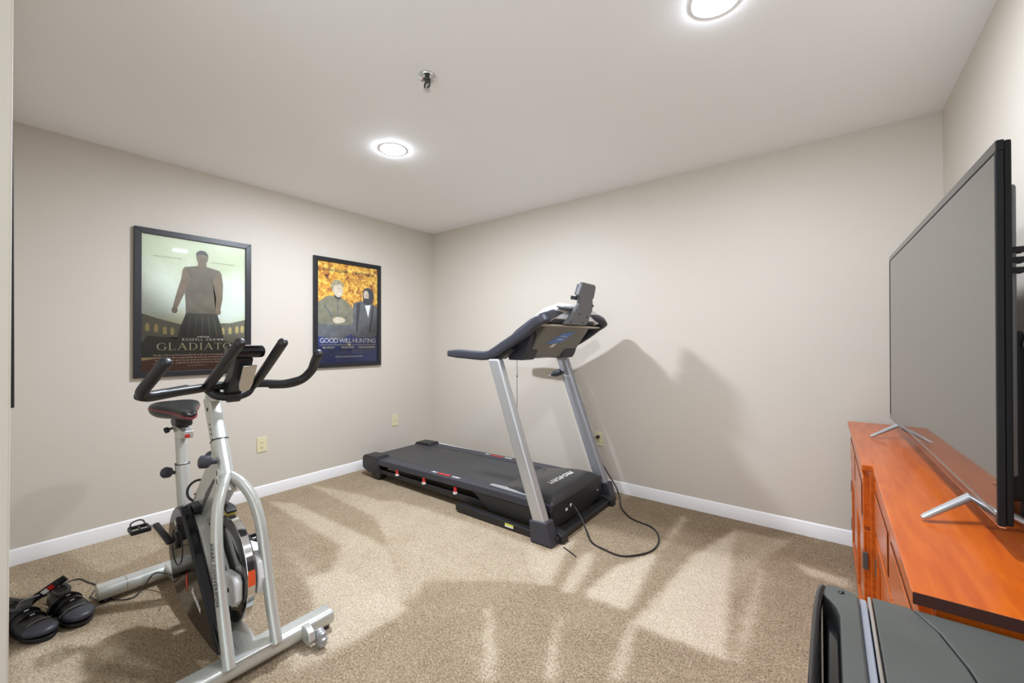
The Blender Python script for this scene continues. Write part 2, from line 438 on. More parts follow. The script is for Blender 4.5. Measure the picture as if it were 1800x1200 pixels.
def make_floor():
    """carpet grid; the float attribute 'nap' stores which way the vacuum cleaner brushed the pile, plus shade painted by the back wall"""
    st = 0.0125
    xs = np.arange(XL - 0.02, XR + 0.02 + st, st); ys = np.arange(YH, YB + 0.02 + st, st)
    gx, gy = np.meshgrid(xs, ys, indexing='ij'); nap_shade = np.zeros_like(gx)
    wx = gx + 0.003 * np.sin(gy * 60) + 0.004 * np.sin(gy * 131 + gx * 90); wy = gy + 0.003 * np.sin(gx * 55) + 0.004 * np.cos(gx * 140 + gy * 70)
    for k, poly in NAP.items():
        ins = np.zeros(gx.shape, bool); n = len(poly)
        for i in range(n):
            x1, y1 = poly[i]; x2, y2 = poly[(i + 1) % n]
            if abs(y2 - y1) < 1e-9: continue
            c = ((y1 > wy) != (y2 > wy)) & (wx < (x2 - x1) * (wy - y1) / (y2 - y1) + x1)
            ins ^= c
        nap_shade = np.maximum(nap_shade, ins * NAPW[k])
    # band along the back wall: dark-lying pile plus painted-in shade of the treadmill
    nap_shade -= 0.30 * np.clip((gy - 2.55) / 0.25, 0, 1) * (nap_shade < 0.1) * (gx > -1.25)
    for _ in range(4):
        p = np.pad(nap_shade, 1, mode='edge'); nap_shade = (p[1:-1, 1:-1] * 2 + p[:-2, 1:-1] + p[2:, 1:-1] + p[1:-1, :-2] + p[1:-1, 2:]) / 6
    nx, ny = gx.shape
    v = np.stack([gx.ravel(), gy.ravel(), np.zeros(gx.size)], 1)
    idx = np.arange(nx * ny).reshape(nx, ny)
    f = np.stack([idx[:-1, :-1], idx[1:, :-1], idx[1:, 1:], idx[:-1, 1:]], -1).reshape(-1, 4)
    me = bpy.data.meshes.new('floor'); me.from_pydata(v.tolist(), [], f.tolist())
    a = me.attributes.new('nap_shade', 'FLOAT', 'POINT'); a.data.foreach_set('value', nap_shade.ravel().astype(np.float32))
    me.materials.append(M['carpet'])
    o = bpy.data.objects.new('floor', me); C.objects.link(o); o['kind'] = 'structure'
make_floor()

BB = [(0, 0), (0.013, 0), (0.013, 0.062), (0.009, 0.070), (0.009, 0.077), (0.004, 0.086), (0, 0.088)]
structure('baseboard_left', Prism([(XL + a, b) for a, b in BB], YF, YB, 'Y'), M['trim'])
structure('baseboard_back', Prism([(YB - a, b) for a, b in BB], XL + 0.013, XR, 'X'), M['trim'])
structure('baseboard_right', Prism([(XR - a, b) for a, b in BB], YH, YB - 0.013, 'Y'), M['trim'])
structure('baseboard_front', Prism([(YF + a, b) for a, b in BB], XL + 0.013, JX, 'X'), M['trim'])

# ------------------------------------------------------------------ ceiling lamps and sprinkler
def lamp(x, y, label, lens='lens'):
    t = empty('ceiling_light', (x, y, H), label, 'ceiling light')
    obj('trim_ring', Lathe([(0.0765, 0.0), (0.088, 0.0), (0.0865, -0.0010), (0.080, -0.0012), (0.0765, -0.0012)], (x, y, H - 0.0005)), M['cast'], t)
    obj('lens', Lathe([(0.076, -0.0005), (0.0755, -0.0025), (0.070, -0.0040), (0.055, -0.0052), (0.03, -0.0060), (0, -0.0062)], (x, y, H)), M[lens], t)
lamp(-2.185, 1.605, 'bright round ceiling light above the middle of the room, left of the sprinkler')
lamp(-0.308, 1.615, 'bright round ceiling light cut off by the top edge of the picture', 'lens2')

sx, sy = -1.452, 1.255
t = empty('fire_sprinkler', (sx, sy, H), 'small chrome fire sprinkler head hanging from the ceiling', 'sprinkler')
obj('escutcheon', Lathe([(0.0, -0.002), (0.028, -0.002), (0.033, -0.009), (0.038, -0.011), (0.0405, -0.006), (0.0405, 0.0)], (sx, sy, H), n=32), M['chrome'], t, label='polished round ceiling plate')
obj('body', Lathe([(0.010, 0), (0.010, -0.014), (0.016, -0.014), (0.016, -0.022), (0.009, -0.024), (0.008, -0.030)], (sx, sy, H - 0.002), n=12), M['ink'], t)
bm = bmesh.new()
for s in (-1, 1):
    sweep(bm, [tuple(p) for p in spline([(sx + s * 0.006, sy, H - 0.028), (sx + s * 0.017, sy, H - 0.038), (sx + s * 0.015, sy, H - 0.052), (sx, sy, H - 0.062)], 5)], rrect(0.009, 0.006, 0.002, 2))
obj('yoke', bm, M['ink'], t)
obj('bulb', Lathe([(0.0, -0.030), (0.003, -0.032), (0.003, -0.056), (0, -0.058)], (sx, sy, H), n=8), M['steel'], t)
bm = Lathe([(0.0, -0.058), (0.005, -0.060), (0.006, -0.066), (0.017, -0.068), (0.018, -0.071), (0.0, -0.073)], (sx, sy, H), n=20)
obj('deflector', bm, M['chrome'], t)

# ------------------------------------------------------------------ sockets
def socket(y=None, x=None, z=0.41, label='', plug=False, kind='duplex', cat='wall socket'):
    if y is not None: m = basis((XL, y, z), (0, 1, 0), (0, 0, 1)); base = (XL, y, z)
    else: m = basis((x, YB, z), (1, 0, 0), (0, 0, 1)); base = (x, YB, z)
    t = empty('wall_socket' if kind == 'duplex' else 'cable_wall_plate', base, label, cat)
    # local: x right, y up, z out of the wall
    obj('cover_plate', Box(-0.0355, 0.0355, -0.0585, 0.0585, 0.0, 0.006, mtx=m), M['ivory'], t, bevel=0.002)
    if kind == 'duplex':
        for s in (-1, 1):
            bm = bmesh.new()
            sec = [(0.0165 * math.cos(a), 0.0145 * math.sin(a) if abs(math.sin(a)) < 0.86 else 0.0125 * math.copysign(1, math.sin(a))) for a in [2 * math.pi * i / 20 for i in range(20)]]
            A = [bm.verts.new(m @ Vector((a, b + s * 0.0195, 0.005))) for a, b in sec]; B = [bm.verts.new(m @ Vector((a * .95, b * .95 + s * 0.0195, 0.0085))) for a, b in sec]
            for i in range(20): bm.faces.new((A[i], A[(i + 1) % 20], B[(i + 1) % 20], B[i]))
            bm.faces.new(B)
            r = obj('receptacle', bm, M['ivory'], t)
            bm = bmesh.new()
            box(bm, -0.0075, -0.0055, s * 0.0195 - 0.001, s * 0.0195 + 0.007, 0.006, 0.0092, mtx=m)
            box(bm, 0.0055, 0.0075, s * 0.0195 - 0.001, s * 0.0195 + 0.006, 0.006, 0.0092, mtx=m)
            box(bm, -0.002, 0.002, s * 0.0195 - 0.009, s * 0.0195 - 0.005, 0.006, 0.0092, mtx=m)
            obj('slots', bm, M['dark'], r)
        bm = bmesh.new(); lathe(bm, [(0.003, 0.005), (0.003, 0.0075), (0, 0.008)], base, axis=m.to_3x3() @ Vector((0, 0, 1)), n=10)
        obj('screw', bm, M['ivory'], t)
    else:
        ax = m.to_3x3() @ Vector((0, 0, 1))
        obj('cable_jack', Lathe([(0.0055, 0.005), (0.0055, 0.008), (0.004, 0.008), (0.004, 0.013), (0.001, 0.013)], base, axis=ax, n=12), M['steel'], t)
        for s in (-1, 1):
            obj('screw', Lathe([(0.003, 0.005), (0.003, 0.007), (0, 0.0075)], m @ Vector((0, s * 0.042, 0)), axis=ax, n=10), M['ivory'], t)
    return m
socket(y=1.366, z=0.412, label='ivory double wall socket under the two posters, left of the treadmill')
socket(y=2.622, z=0.412, label='small ivory cable outlet plate low beside the room corner', kind='coax', cat='cable outlet')
mS = socket(x=-1.512, z=0.405, label='ivory wall socket behind the treadmill upright with a black plug in it')

# ------------------------------------------------------------------ framed posters
def glyph_serif(ch):
    """strokes of a light roman capital in a unit box: list of polygons"""
    P = []
    def st(x0, y0, x1, y1, w0, w1=None):
        w1 = w1 or w0; d = Vector((x1 - x0, y1 - y0)).normalized(); n = Vector((-d.y, d.x))
        P.append([(x0 + n.x * w0 / 2, y0 + n.y * w0 / 2), (x0 - n.x * w0 / 2, y0 - n.y * w0 / 2), (x1 - n.x * w1 / 2, y1 - n.y * w1 / 2), (x1 + n.x * w1 / 2, y1 + n.y * w1 / 2)])
    def serif(x, y, w=0.26): P.append([(x - w / 2, y - 0.02), (x + w / 2, y - 0.02), (x + w / 2, y + 0.02), (x - w / 2, y + 0.02)])
    def arc(cx, cy, rx, ry, a0, a1, thick, thin, n=14):
        for i in range(n):
            q = []
            A0 = R(a0 + (a1 - a0) * i / n); A1 = R(a0 + (a1 - a0) * (i + 1) / n)
            for A in (A0, A1):
                t = thin + (thick - thin) * abs(math.cos(A)) ** 1.5
                q.append(((cx + (rx) * math.cos(A), cy + (ry) * math.sin(A)), (cx + (rx - t) * math.cos(A), cy + (ry - t * .8) * math.sin(A))))
            P.append([q[0][0], q[0][1], q[1][1], q[1][0]])
    K, T = 0.13, 0.05
    if ch == 'G':
        arc(.5, .5, .5, .52, 50, 310, K, T); st(.84, .08, .84, .42, K * .9); serif(.84, .42, .3); st(.82, .86, .82, .66, .03, .05); W = .95
    elif ch == 'L': st(.16, 0, .16, 1, K); serif(.16, 1); serif(.16, 0); st(.1, .02, .72, .02, T); st(.72, .0, .74, .22, .04); W = .78
    elif ch == 'A': st(.08, 0, .47, 1, T); st(.88, 0, .47, 1, K); st(.22, .36, .72, .36, T); serif(.08, 0); serif(.88, 0, .3); W = .98
    elif ch == 'D': st(.16, 0, .16, 1, K); serif(.12, 1, .2); serif(.12, 0, .2); arc(.36, .5, .58, .51, -90, 90, K, T); st(.16, .98, .38, .98, T); st(.16, .02, .38, .02, T); W = .98
    elif ch == 'I': st(.18, 0, .18, 1, K); serif(.18, 1, .3); serif(.18, 0, .3); W = .36
    elif ch == 'T': st(.42, 0, .42, 1, K); serif(.42, 0, .3); st(0, .98, .84, .98, T); st(.02, 1, .0, .78, .04); st(.82, 1, .84, .78, .04); W = .84
    elif ch == 'O': arc(.5, .5, .5, .52, 0, 360, K, T, 28); W = 1.0
    elif ch == 'R':
        st(.16, 0, .16, 1, K); serif(.16, 0); serif(.12, 1, .2); arc(.38, .74, .36, .26, -90, 90, K * .9, T); st(.16, .98, .4, .98, T); st(.16, .5, .4, .5, T); st(.42, .5, .86, .0, K, K * .8); serif(.86, 0.01, .2); W = .9
    return P, W

def poster(name, base, m, label, kind, cat='poster', grp=None):
    """m: local x right, y up, z out of the wall; origin at frame centre on the wall. Size 0.68 x 0.985"""
    t = empty(name, base, label, cat)
    W2, H2, b, d = 0.338, 0.492, 0.037, 0.024
    obj('backing_board', Box(-W2 + .008, W2 - .008, -H2 + .008, H2 - .008, 0.001, 0.008, mtx=m), M['board'], t)
    for nm, pts in (('frame_rail', [(-W2, H2), (W2, H2), (W2 - b, H2 - b), (-W2 + b, H2 - b)]), ('frame_rail', [(-W2, -H2), (-W2 + b, -H2 + b), (W2 - b, -H2 + b), (W2, -H2)]),
                    ('frame_stile', [(-W2, -H2), (-W2, H2), (-W2 + b, H2 - b), (-W2 + b, -H2 + b)]), ('frame_stile', [(W2, -H2), (W2 - b, -H2 + b), (W2 - b, H2 - b), (W2, H2)])):
        obj(nm, Prism(pts, 0.001, d, 'Z', mtx=m), M['frame'], t, bevel=0.002)
    w, h = W2 - b, H2 - b                         # half size of the print
    def flat(pts, z, nm, mm, par):
        bm = bmesh.new(); poly = [bm.verts.new(m @ Vector((x, y, z))) for x, y in pts]; bm.faces.new(poly); bmesh.ops.triangulate(bm, faces=bm.faces)
        return obj(nm, bm, mm, par, smooth=False)
    def sh(pts, n=5): return [tuple(p) for p in spline(list(pts) + [pts[0]], n)][:-1]
    def multi(polys, z, nm, mm, par):
        bm = bmesh.new()
        for pts in polys: bm.faces.new([bm.verts.new(m @ Vector((x, y, z))) for x, y in pts])
        bmesh.ops.triangulate(bm, faces=bm.faces)
        return obj(nm, bm, mm, par, smooth=False)
    def lines(rows, z, mm, par, seed, hgt):
        """rows of small unreadable print: (x0, x1, y)"""
        rr = random.Random(seed); P = []
        for x0, x1, y in rows:
            x = x0
            while x < x1:
                L = rr.uniform(0.006, 0.022); L = min(L, x1 - x)
                k = rr.uniform(0.75, 1.0) * hgt
                P.append([(x, y), (x + L, y), (x + L, y + k), (x, y + k)]); x += L + rr.uniform(0.003, 0.006)
        q = multi(P, z, 'small_print', mm, par); q['kind'] = 'stuff'; return q
    def T(s, size, x, y, z, sp=1.0, off=0.0, sxx=1.0):
        return text_bm(s, size, m @ Matrix.Translation((x, y, z)), 0.0002, sp, 0, off, sxx)
    if kind == 'sky':
        pr = flat([(-w, -h), (w, -h), (w, h), (-w, h)], 0.010, 'poster_print', M['hazy'], t)
        # plain arcade on the horizon, plain ground, a plain standing figure
        lo = [(-w, -.07), (-.22, -.10), (-.1, -.135), (.1, -.135), (.2, -.12), (w, -.09), (w, -.36), (-w, -.36)]
        flat(lo, 0.0103, 'print_skyline', M['p_wall'], pr)
        ar = []
        for x, y in ((-.27, -.165), (-.225, -.17), (-.18, -.185), (-.14, -.19), (.155, -.185), (.2, -.18), (.245, -.172), (.28, -.168)):
            ar.append([(x - .01, y - .02), (x + .01, y - .02), (x + .01, y + .02), (x, y + .035), (x - .01, y + .02)])
        for q in ar: flat(q, 0.0106, 'print_arch', M['p_arch'], pr)
        flat([(-w, -.36), (-w, -.27), (-.27, -.215), (-.2, -.225), (-.12, -.235), (.12, -.235), (.2, -.265), (w, -.27), (w, -.36)], 0.0107, 'print_ground', M['p_dark'], pr)
        flat([(-w, -h), (w, -h), (w, -.345), (-.1, -.35), (-w, -.38)], 0.0108, 'print_lower_band', M['p_brown'], pr)
        dx = .02
        def el(cx, cy_, rx, ry, n=18): return [(dx + cx + rx * math.cos(2 * math.pi * i / n), cy_ + ry * math.sin(2 * math.pi * i / n)) for i in range(n)]
        def pl(q): return [(x + dx, y) for x, y in q]
        flat(pl([(-.105, .235), (-.095, .262), (-.02, .280), (.035, .280), (.112, .262), (.125, .235), (.118, .10), (.100, -.02), (.10, -.08), (-.085, -.08), (-.088, .03)]), .0110, 'print_figure', M['p_fig'], pr)
        flat(pl([(.125, .24), (.112, .262), (.070, .18), (.092, .06), (.088, -.03), (.118, -.03), (.132, .06), (.135, .16)]), .0111, 'print_arm', M['p_fig2'], pr)
        flat(pl([(-.105, .24), (-.095, .262), (-.055, .18), (-.09, .09), (-.135, -.03), (-.160, -.028), (-.135, .09), (-.112, .18)]), .0111, 'print_arm', M['p_fig2'], pr)
        flat(el(-.148, -.040, .017, .022), .0112, 'print_hand', M['p_fig2'], pr); flat(el(.105, -.040, .017, .022), .0112, 'print_hand', M['p_fig2'], pr)
        flat(pl([(-.02, .275), (-.016, .31), (.030, .31), (.036, .275)]), .0112, 'print_neck', M['p_fig2'], pr)
        flat(el(.008, .340, .034, .046), .0113, 'print_face', M['p_fig2'], pr)
        flat(pl([(-.028, .345), (-.026, .375), (-.004, .393), (.024, .391), (.042, .37), (.043, .335), (.036, .355), (.010, .366), (-.018, .358)]), .0114, 'print_hair', M['p_dark'], pr)
        flat(pl([(-.085, -.055), (.098, -.055), (.125, -.15), (.14, -.235), (-.135, -.235), (-.115, -.15)]), .0113, 'print_skirt_of_coat', M['p_dark'], pr)
        for k in range(5): flat(pl([(-.06 + k * .034, -.07), (-.057 + k * .034, -.07), (-.076 + k * .044, -.22), (-.080 + k * .044, -.22)]), .0114, 'print_fold', M['p_fig'], pr)
        # title lettering
        bm = bmesh.new(); x = -.222; hh = .047; kx = .068
        for ch in 'GLADIATOR':
            P, W = glyph_serif(ch)
            for p in P:
                try: bm.faces.new([bm.verts.new(m @ Vector((x + a * kx * .78, -.312 + b_ * hh, .0118))) for a, b_ in p])
                except ValueError: pass
            x += (W * .78 + .14) * kx
        obj('title_lettering', bm, M['p_cream'], pr, smooth=False)
        obj('name_lettering', T('RUSSELL CROWE', .0235, .035, -.249, .0118, 1.45, .0006), M['p_white'], pr, smooth=False)
        obj('tagline_lettering', T('WHAT WE DO IN LIFE', .0115, -.165, .312, .0118, 1.35), M['p_faint'], pr, smooth=False)
        obj('tagline_lettering', T('ECHOES IN ETERNITY', .0115, .158, .312, .0118, 1.35), M['p_faint'], pr, smooth=False)
        lines([(.0, .07, -.226)], .0118, M['p_white'], pr, 3, .009)
        lines([(-.24, .24, -.352), (-.25, .25, -.370), (-.23, .22, -.388), (-.12, .2, -.406)], .0118, M['p_pink'], pr, 5, .0095)
        lines([(-.24, -.13, -.406), (-.235, -.15, -.42), (-.055, .06, -.424)], .0118, M['p_pink'], pr, 6, .005)
    elif kind == 'autumn':
        pr = flat([(-w, -h), (w, -h), (w, h), (-w, h)], 0.010, 'poster_print', M['leaves'], t)
        flat([(-w, -h), (w, -h), (w, -.16), (.15, -.10), (-.1, -.15), (-w, -.14)], .0104, 'print_lower_band', M['p_blue'], pr)
        # two plain seated figures
        flat(sh([(.045, .10), (.13, .125), (.21, .12), (.27, .09), (w, .06), (w, -.19), (.15, -.22), (.03, -.20), (.02, -.05)], 3), .0108, 'print_coat', M['p_slate'], pr)
        flat([(.165, .085), (.225, .095), (.2, -.03)], .0111, 'print_shirt', M['p_white'], pr)
        flat(sh([(.140, .20), (.158, .245), (.20, .258), (.245, .242), (.262, .19), (.252, .12), (.225, .10), (.16, .10), (.146, .14)], 4), .0112, 'print_hair', M['p_hair'], pr)
        flat(sh([(.148, .195), (.165, .228), (.192, .225), (.206, .19), (.200, .15), (.18, .135), (.158, .148)], 4), .0115, 'print_face', M['p_skin'], pr)
        flat([(.152, .152), (.178, .158), (.205, .15), (.205, .128), (.185, .112), (.162, .122)], .0116, 'print_beard', M['p_hair'], pr)
        flat([(.160, .184), (.172, .186), (.172, .181), (.160, .180)], .0116, 'print_eye', M['p_hair'], pr); flat([(.182, .186), (.194, .184), (.194, .180), (.182, .181)], .0116, 'print_eye', M['p_hair'], pr)
        flat([(.075, .10), (.12, .115), (.10, -.05), (.085, -.17), (.07, -.17)], .0110, 'print_lapel', M['p_hair'], pr); flat([(.245, .10), (.262, .09), (.25, -.05), (.22, -.17), (.205, -.17)], .0110, 'print_lapel', M['p_hair'], pr)
        flat(sh([(-w, .085), (-.2, .15), (-.13, .145), (-.06, .13), (.0, .095), (.03, .04), (.04, -.03), (.03, -.09), (-.04, -.11), (-.2, -.105), (-w, -.08)], 3), .0118, 'print_jacket', M['p_olive'], pr)
        flat(sh([(-w, -.085), (-.23, -.09), (-.12, -.10), (.0, -.085), (.045, -.115), (.05, -.17), (-.02, -.21), (-.12, -.24), (-.25, -.22), (-w, -.2)], 3), .0117, 'print_trousers', M['p_slate'], pr)
        flat(sh([(-.16, -.055), (-.12, -.035), (-.075, -.04), (-.04, -.06), (-.06, -.085), (-.12, -.095), (-.155, -.08)], 4), .0121, 'print_hands', M['p_skin'], pr)
        flat([(-.15, .145), (-.145, .165), (-.085, .165), (-.075, .14), (-.11, .12)], .0119, 'print_collar', M['p_hair'], pr)
        flat(sh([(-.165, .22), (-.14, .262), (-.09, .262), (-.064, .225), (-.068, .175), (-.092, .145), (-.125, .150), (-.152, .18)], 4), .0120, 'print_face', M['p_skin'], pr)
        flat(sh([(-.178, .22), (-.172, .268), (-.14, .298), (-.095, .298), (-.062, .272), (-.060, .235), (-.082, .262), (-.12, .258), (-.148, .245), (-.160, .205)], 4), .0122, 'print_hair', M['p_hair2'], pr)
        flat([(-.118, .222), (-.104, .225), (-.104, .220), (-.118, .218)], .0123, 'print_eye', M['p_hair'], pr); flat([(-.090, .224), (-.078, .222), (-.078, .218), (-.090, .219)], .0123, 'print_eye', M['p_hair'], pr)
        flat([(-.112, .176), (-.095, .170), (-.080, .178), (-.095, .182)], .0123, 'print_mouth', M['p_white'], pr)
        for q in ([(-.245, .06), (-.235, .07), (-.16, -.03), (-.17, -.04)], [(.005, .02), (.012, .03), (-.035, -.05), (-.042, -.04)], [(-.12, .12), (-.11, .12), (-.105, -.03), (-.115, -.03)]): flat(q, .0119, 'print_fold', M['p_slate'], pr)
        obj('title_lettering', T('GOOD WILL HUNTING', .062, 0.0, -.272, .0124, .86, 0, .97), M['p_white'], pr, smooth=False)
        flat([(-.28, -.291), (.28, -.291), (.28, -.288), (-.28, -.288)], .0124, 'print_rule', M['p_cream'], pr)
        multi([[(.012 * math.cos(a), -.2895 + .012 * math.sin(a)) for a in [2 * math.pi * i / 14 for i in range(14)]]], .0126, 'print_roundel', M['p_cream'], pr)
        for nm_, x_ in (('BEN AFFLECK', -.20), ('MINNIE DRIVER', -.015), ('STELLAN SKARSGARD', .185)): obj('name_lettering', T(nm_, .0245, x_, -.322, .0124, .9, .0003, .82), M['p_cream'], pr, smooth=False)
        for nm_, x_ in (('ROBIN WILLIAMS', -.13), ('MATT DAMON', .165)): obj('name_lettering', T(nm_, .037, x_, .372, .0124, .95, .0004, .86), M['p_brownink'], pr, smooth=False)
        lines([(-.2, -.02, -.343), (-.22, -.02, -.356), (-.2, -.04, -.369), (.03, .27, -.34), (.03, .27, -.353), (.03, .15, -.366), (-.18, -.1, -.39), (.22, .27, -.375)], .0124, M['p_slate'], pr, 9, .007)
        lines([(-.04, .12, .325), (-.06, .14, .312), (-.04, .12, .30)], .0124, M['p_brownink'], pr, 11, .002)
        obj('tagline_lettering', T('THE NEW FILM BY GUS VAN SANT', .0165, 0.0, -.405, .0124, 1.1, .0004), M['p_white'], pr, smooth=False)
    else:
        pr = flat([(-w, -h), (w, -h), (w, h), (-w, h)], 0.010, 'poster_print', M['p_slate'], t)
    flat([(-w, -h), (w, -h), (w, h), (-w, h)], .0155, 'acrylic_sheet', M['pglass'], t)
    return t
cy1, cz = 0.944, 1.479
poster('framed_poster', (XL, cy1, cz), basis((XL, cy1, cz), (0, 1, 0), (0, 0, 1)), 'black-framed poster of one standing figure under a hazy pale green sky', 'sky')
cy2, cz2 = 2.107, 1.482
poster('framed_poster', (XL, cy2, cz2), basis((XL, cy2, cz2), (0, 1, 0), (0, 0, 1)), 'black-framed poster of two seated men before yellow autumn leaves', 'autumn')
# a third frame hangs beside the doorway, seen edge-on; it leans slightly forward at the top
m3 = basis((-2.2 - .338, YF + .0035, 1.485), (-1, 0, 0), (0, -0.0065, 1))
poster('framed_picture', (-2.538, YF, 1.485), m3, 'black picture frame seen edge-on beside the doorway at the left edge', 'plain', cat='picture')
# ------------------------------------------------------------------ treadmill
def treadmill():
    t = empty('treadmill', (-2.2, 2.51, 0), 'black treadmill with silver uprights standing along the back wall', 'treadmill')
    CY = 2.51; n0, f0 = 2.15, 2.87            # near / far sides of the deck
    # --- side rails (top step-on surfaces)
    for s, y0, y1 in ((0, n0, n0 + .105), (1, f0 - .105, f0)):
        r = obj('side_rail', Prism([(-3.33, .150), (-3.33, .162), (-3.31, .178), (-1.80, .200), (-1.36, .200), (-1.36, .150), (-1.80, .150), (-3.25, .128)], y0, y1, 'Y'), M['navy'], t, bevel=0.008)
        # logo strip on the rail: white - red - white lettering
        y = (y0 + y1) / 2 + (-.012 if s == 0 else .01); mm = basis((-2.36, y, .1935 + .0), (1, 0, .0146), (0, 1, 0))
        d = obj('rail_decal', Box(-.055, .075, -.012, .012, .0, .0008, mtx=mm), M['red'], r, label='red rail decal')
        for w_, x_ in (('PRO', -.1), ('FORM', .135)): obj('rail_lettering', text_bm(w_, .03, mm @ Matrix.Translation((x_, -.010, .0006)), .0006, 1, .3, .0008), M['paper'], r, smooth=False)
    # end caps at the tail
    for y0, y1 in ((n0 - .004, n0 + .125), (f0 - .125, f0 + .004)):
        obj('end_cap', Prism([(-3.385, .075), (-3.385, .165), (-3.36, .192), (-3.17, .200), (-3.155, .186), (-3.155, .15), (-3.13, .10), (-3.20, .045), (-3.26, .045), (-3.33, .055)], y0, y1, 'Y'), M['black'], t, bevel=0.008)
    # belt, rollers
    obj('walking_belt', Prism([(-3.36, .155), (-3.352, .170), (-3.33, .178), (-1.60, .196), (-1.60, .180), (-3.33, .150)], n0 + .108, f0 - .108, 'Y'), M['belt'], t, bevel=0.004)
    obj('rear_roller', Lathe([(0.022, 0), (0.022, .5)], (-3.33, n0 + .11, .155), axis=(0, 1, 0), n=20), M['black'], t)
    obj('deck_board', Box(-3.30, -1.6, n0 + .03, f0 - .03, .125, .150), M['dark'], t)
    # long steel frame tubes below the deck, with red cushions between
    for y in (n0 + .03, f0 - .03):
        fr = obj('frame_tube', Prism([(-3.22, .062), (-3.22, .095), (-1.36, .10), (-1.36, .055), (-2.3, .052)], y - .02, y + .02, 'Y'), M['black'], t, bevel=0.004)
    for i, x in enumerate((-2.885, -2.545, -2.195)):
        q = obj('cushion', Lathe([(0.014, .0), (0.015, .004), (0.011, .008), (0.015, .014), (0.011, .020), (0.014, .026), (0.012, .034)], (x, n0 + .008, .104), n=14), M['red'], t, label='red cushion')
        obj('cushion_base', Lathe([(0.017, -.014), (0.018, .0), (0.012, .001)], (x, n0 + .008, .104), n=14), M['paper'], q)
    # rear foot under the tail
    for y0, y1 in ((n0 + .0, n0 + .08), (f0 - .08, f0)):
        obj('rear_foot', Prism([(-3.24, .10), (-3.24, .03), (-3.215, .0), (-3.15, .0), (-3.12, .03), (-3.12, .10)], y0, y1, 'Y'), M['black'], t, bevel=0.008)
    # motor bay skirt and hood
    obj('side_skirt', Prism([(-2.02, .150), (-1.36, .150), (-1.36, .050), (-1.86, .052)], n0 + .002, n0 + .03, 'Y'), M['black'], t, bevel=0.003)
    obj('side_skirt', Prism([(-2.02, .150), (-1.36, .150), (-1.36, .050), (-1.86, .052)], f0 - .03, f0 - .002, 'Y'), M['black'], t, bevel=0.003)
    prof = [(-1.82, .199), (-1.78, .206), (-1.70, .224), (-1.60, .240), (-1.50, .246), (-1.42, .240), (-1.375, .222), (-1.355, .195), (-1.355, .165), (-1.82, .165)]
    rings = []
    for y, k in ((n0 + .075, 0), (n0 + .085, .55), (n0 + .105, .85), (n0 + .14, 1), (f0 - .14, 1), (f0 - .105, .85), (f0 - .085, .55), (f0 - .075, 0)):
        rings.append([(x, y, .200 + (z - .200) * k if z > .2 else z) for x, z in prof])
    # the hood flares out toward the front
    rings = [[(x, CY + (y - CY) * (1 + max(0, (x + 1.72)) * .55 if x > -1.72 else 1), z) for x, y, z in r] for r in rings]
    bm = bmesh.new(); loft(bm, rings); h = obj('motor_hood', bm, M['hood'], t, angle=50)
    mm = basis((-1.535, CY + .03, .2462), (0, -1, 0), (1, 0, 0))
    obj('hood_lettering', text_bm('PRO-FORM', .062, mm, .0008, 1.0, .25, .0012), M['paper'], h, smooth=False, label='white maker lettering')
    obj('hood_slot', Box(-1.76, -1.70, f0 - .20, f0 - .15, .207, .2125), M['dark'], h)
    bm = bmesh.new(); prism(bm, [(-1.90, n0 + .085), (-1.70, n0 + .095), (-1.58, n0 + .07), (-1.58, n0 + .045), (-1.90, n0 + .05)], .1995, .2065, 'Z')
    obj('hood_corner_insert', bm, M['silver'], t, bevel=.002, label='pale grey insert')
    # front wall of the motor bay
    fp = obj('front_panel', Box(-1.42, -1.352, n0 + .02, f0 - .02, .045, .20), M['black'], t, bevel=.01)
    obj('power_inlet', Lathe([(0, 0), (.011, 0), (.011, .004), (0, .006)], (-1.352, n0 + .235, .135), axis=(1, 0, 0), n=16), M['paper'], fp)
    obj('power_switch', Box(-1.352, -1.347, n0 + .165, n0 + .187, .118, .133), M['paper'], fp, bevel=.001)
    obj('bolt', Lathe([(0, 0), (.008, 0), (.007, .005), (0, .006)], (-1.352, f0 - .09, .12), axis=(1, 0, 0), n=12), M['steel'], fp)
    # base frame on the floor
    obj('base_rail', Prism([(-2.12, .012), (-2.12, .050), (-2.08, .062), (-1.9, .055), (-1.50, .045), (-1.40, .045), (-1.40, .004), (-1.9, .004)], 2.085, 2.125, 'Y'), M['black'], t, bevel=.004)
    obj('base_rail', Prism([(-2.12, .012), (-2.12, .050), (-2.08, .062), (-1.9, .055), (-1.50, .045), (-1.40, .045), (-1.40, .004), (-1.9, .004)], 2.895, 2.935, 'Y'), M['black'], t, bevel=.004)
    lb = obj('warning_label', Box(-1.668, -1.60, 2.0838, 2.0850, .018, .040), M['yellow'], t, label='yellow and white warning label')
    obj('label_lower_half', Box(-1.667, -1.601, 2.0832, 2.0838, .018, .028), M['paper'], lb)
    obj('front_crossbar', Box(-1.345, -1.28, 2.10, 2.92, .012, .045), M['black'], t, bevel=.008)
    obj('mid_crossbar', Box(-1.44, -1.40, 2.10, 2.92, .012, .04), M['black'], t, bevel=.006)
    # uprights
    TILT = (-1.735 + 1.39) / (1.085 - .13)
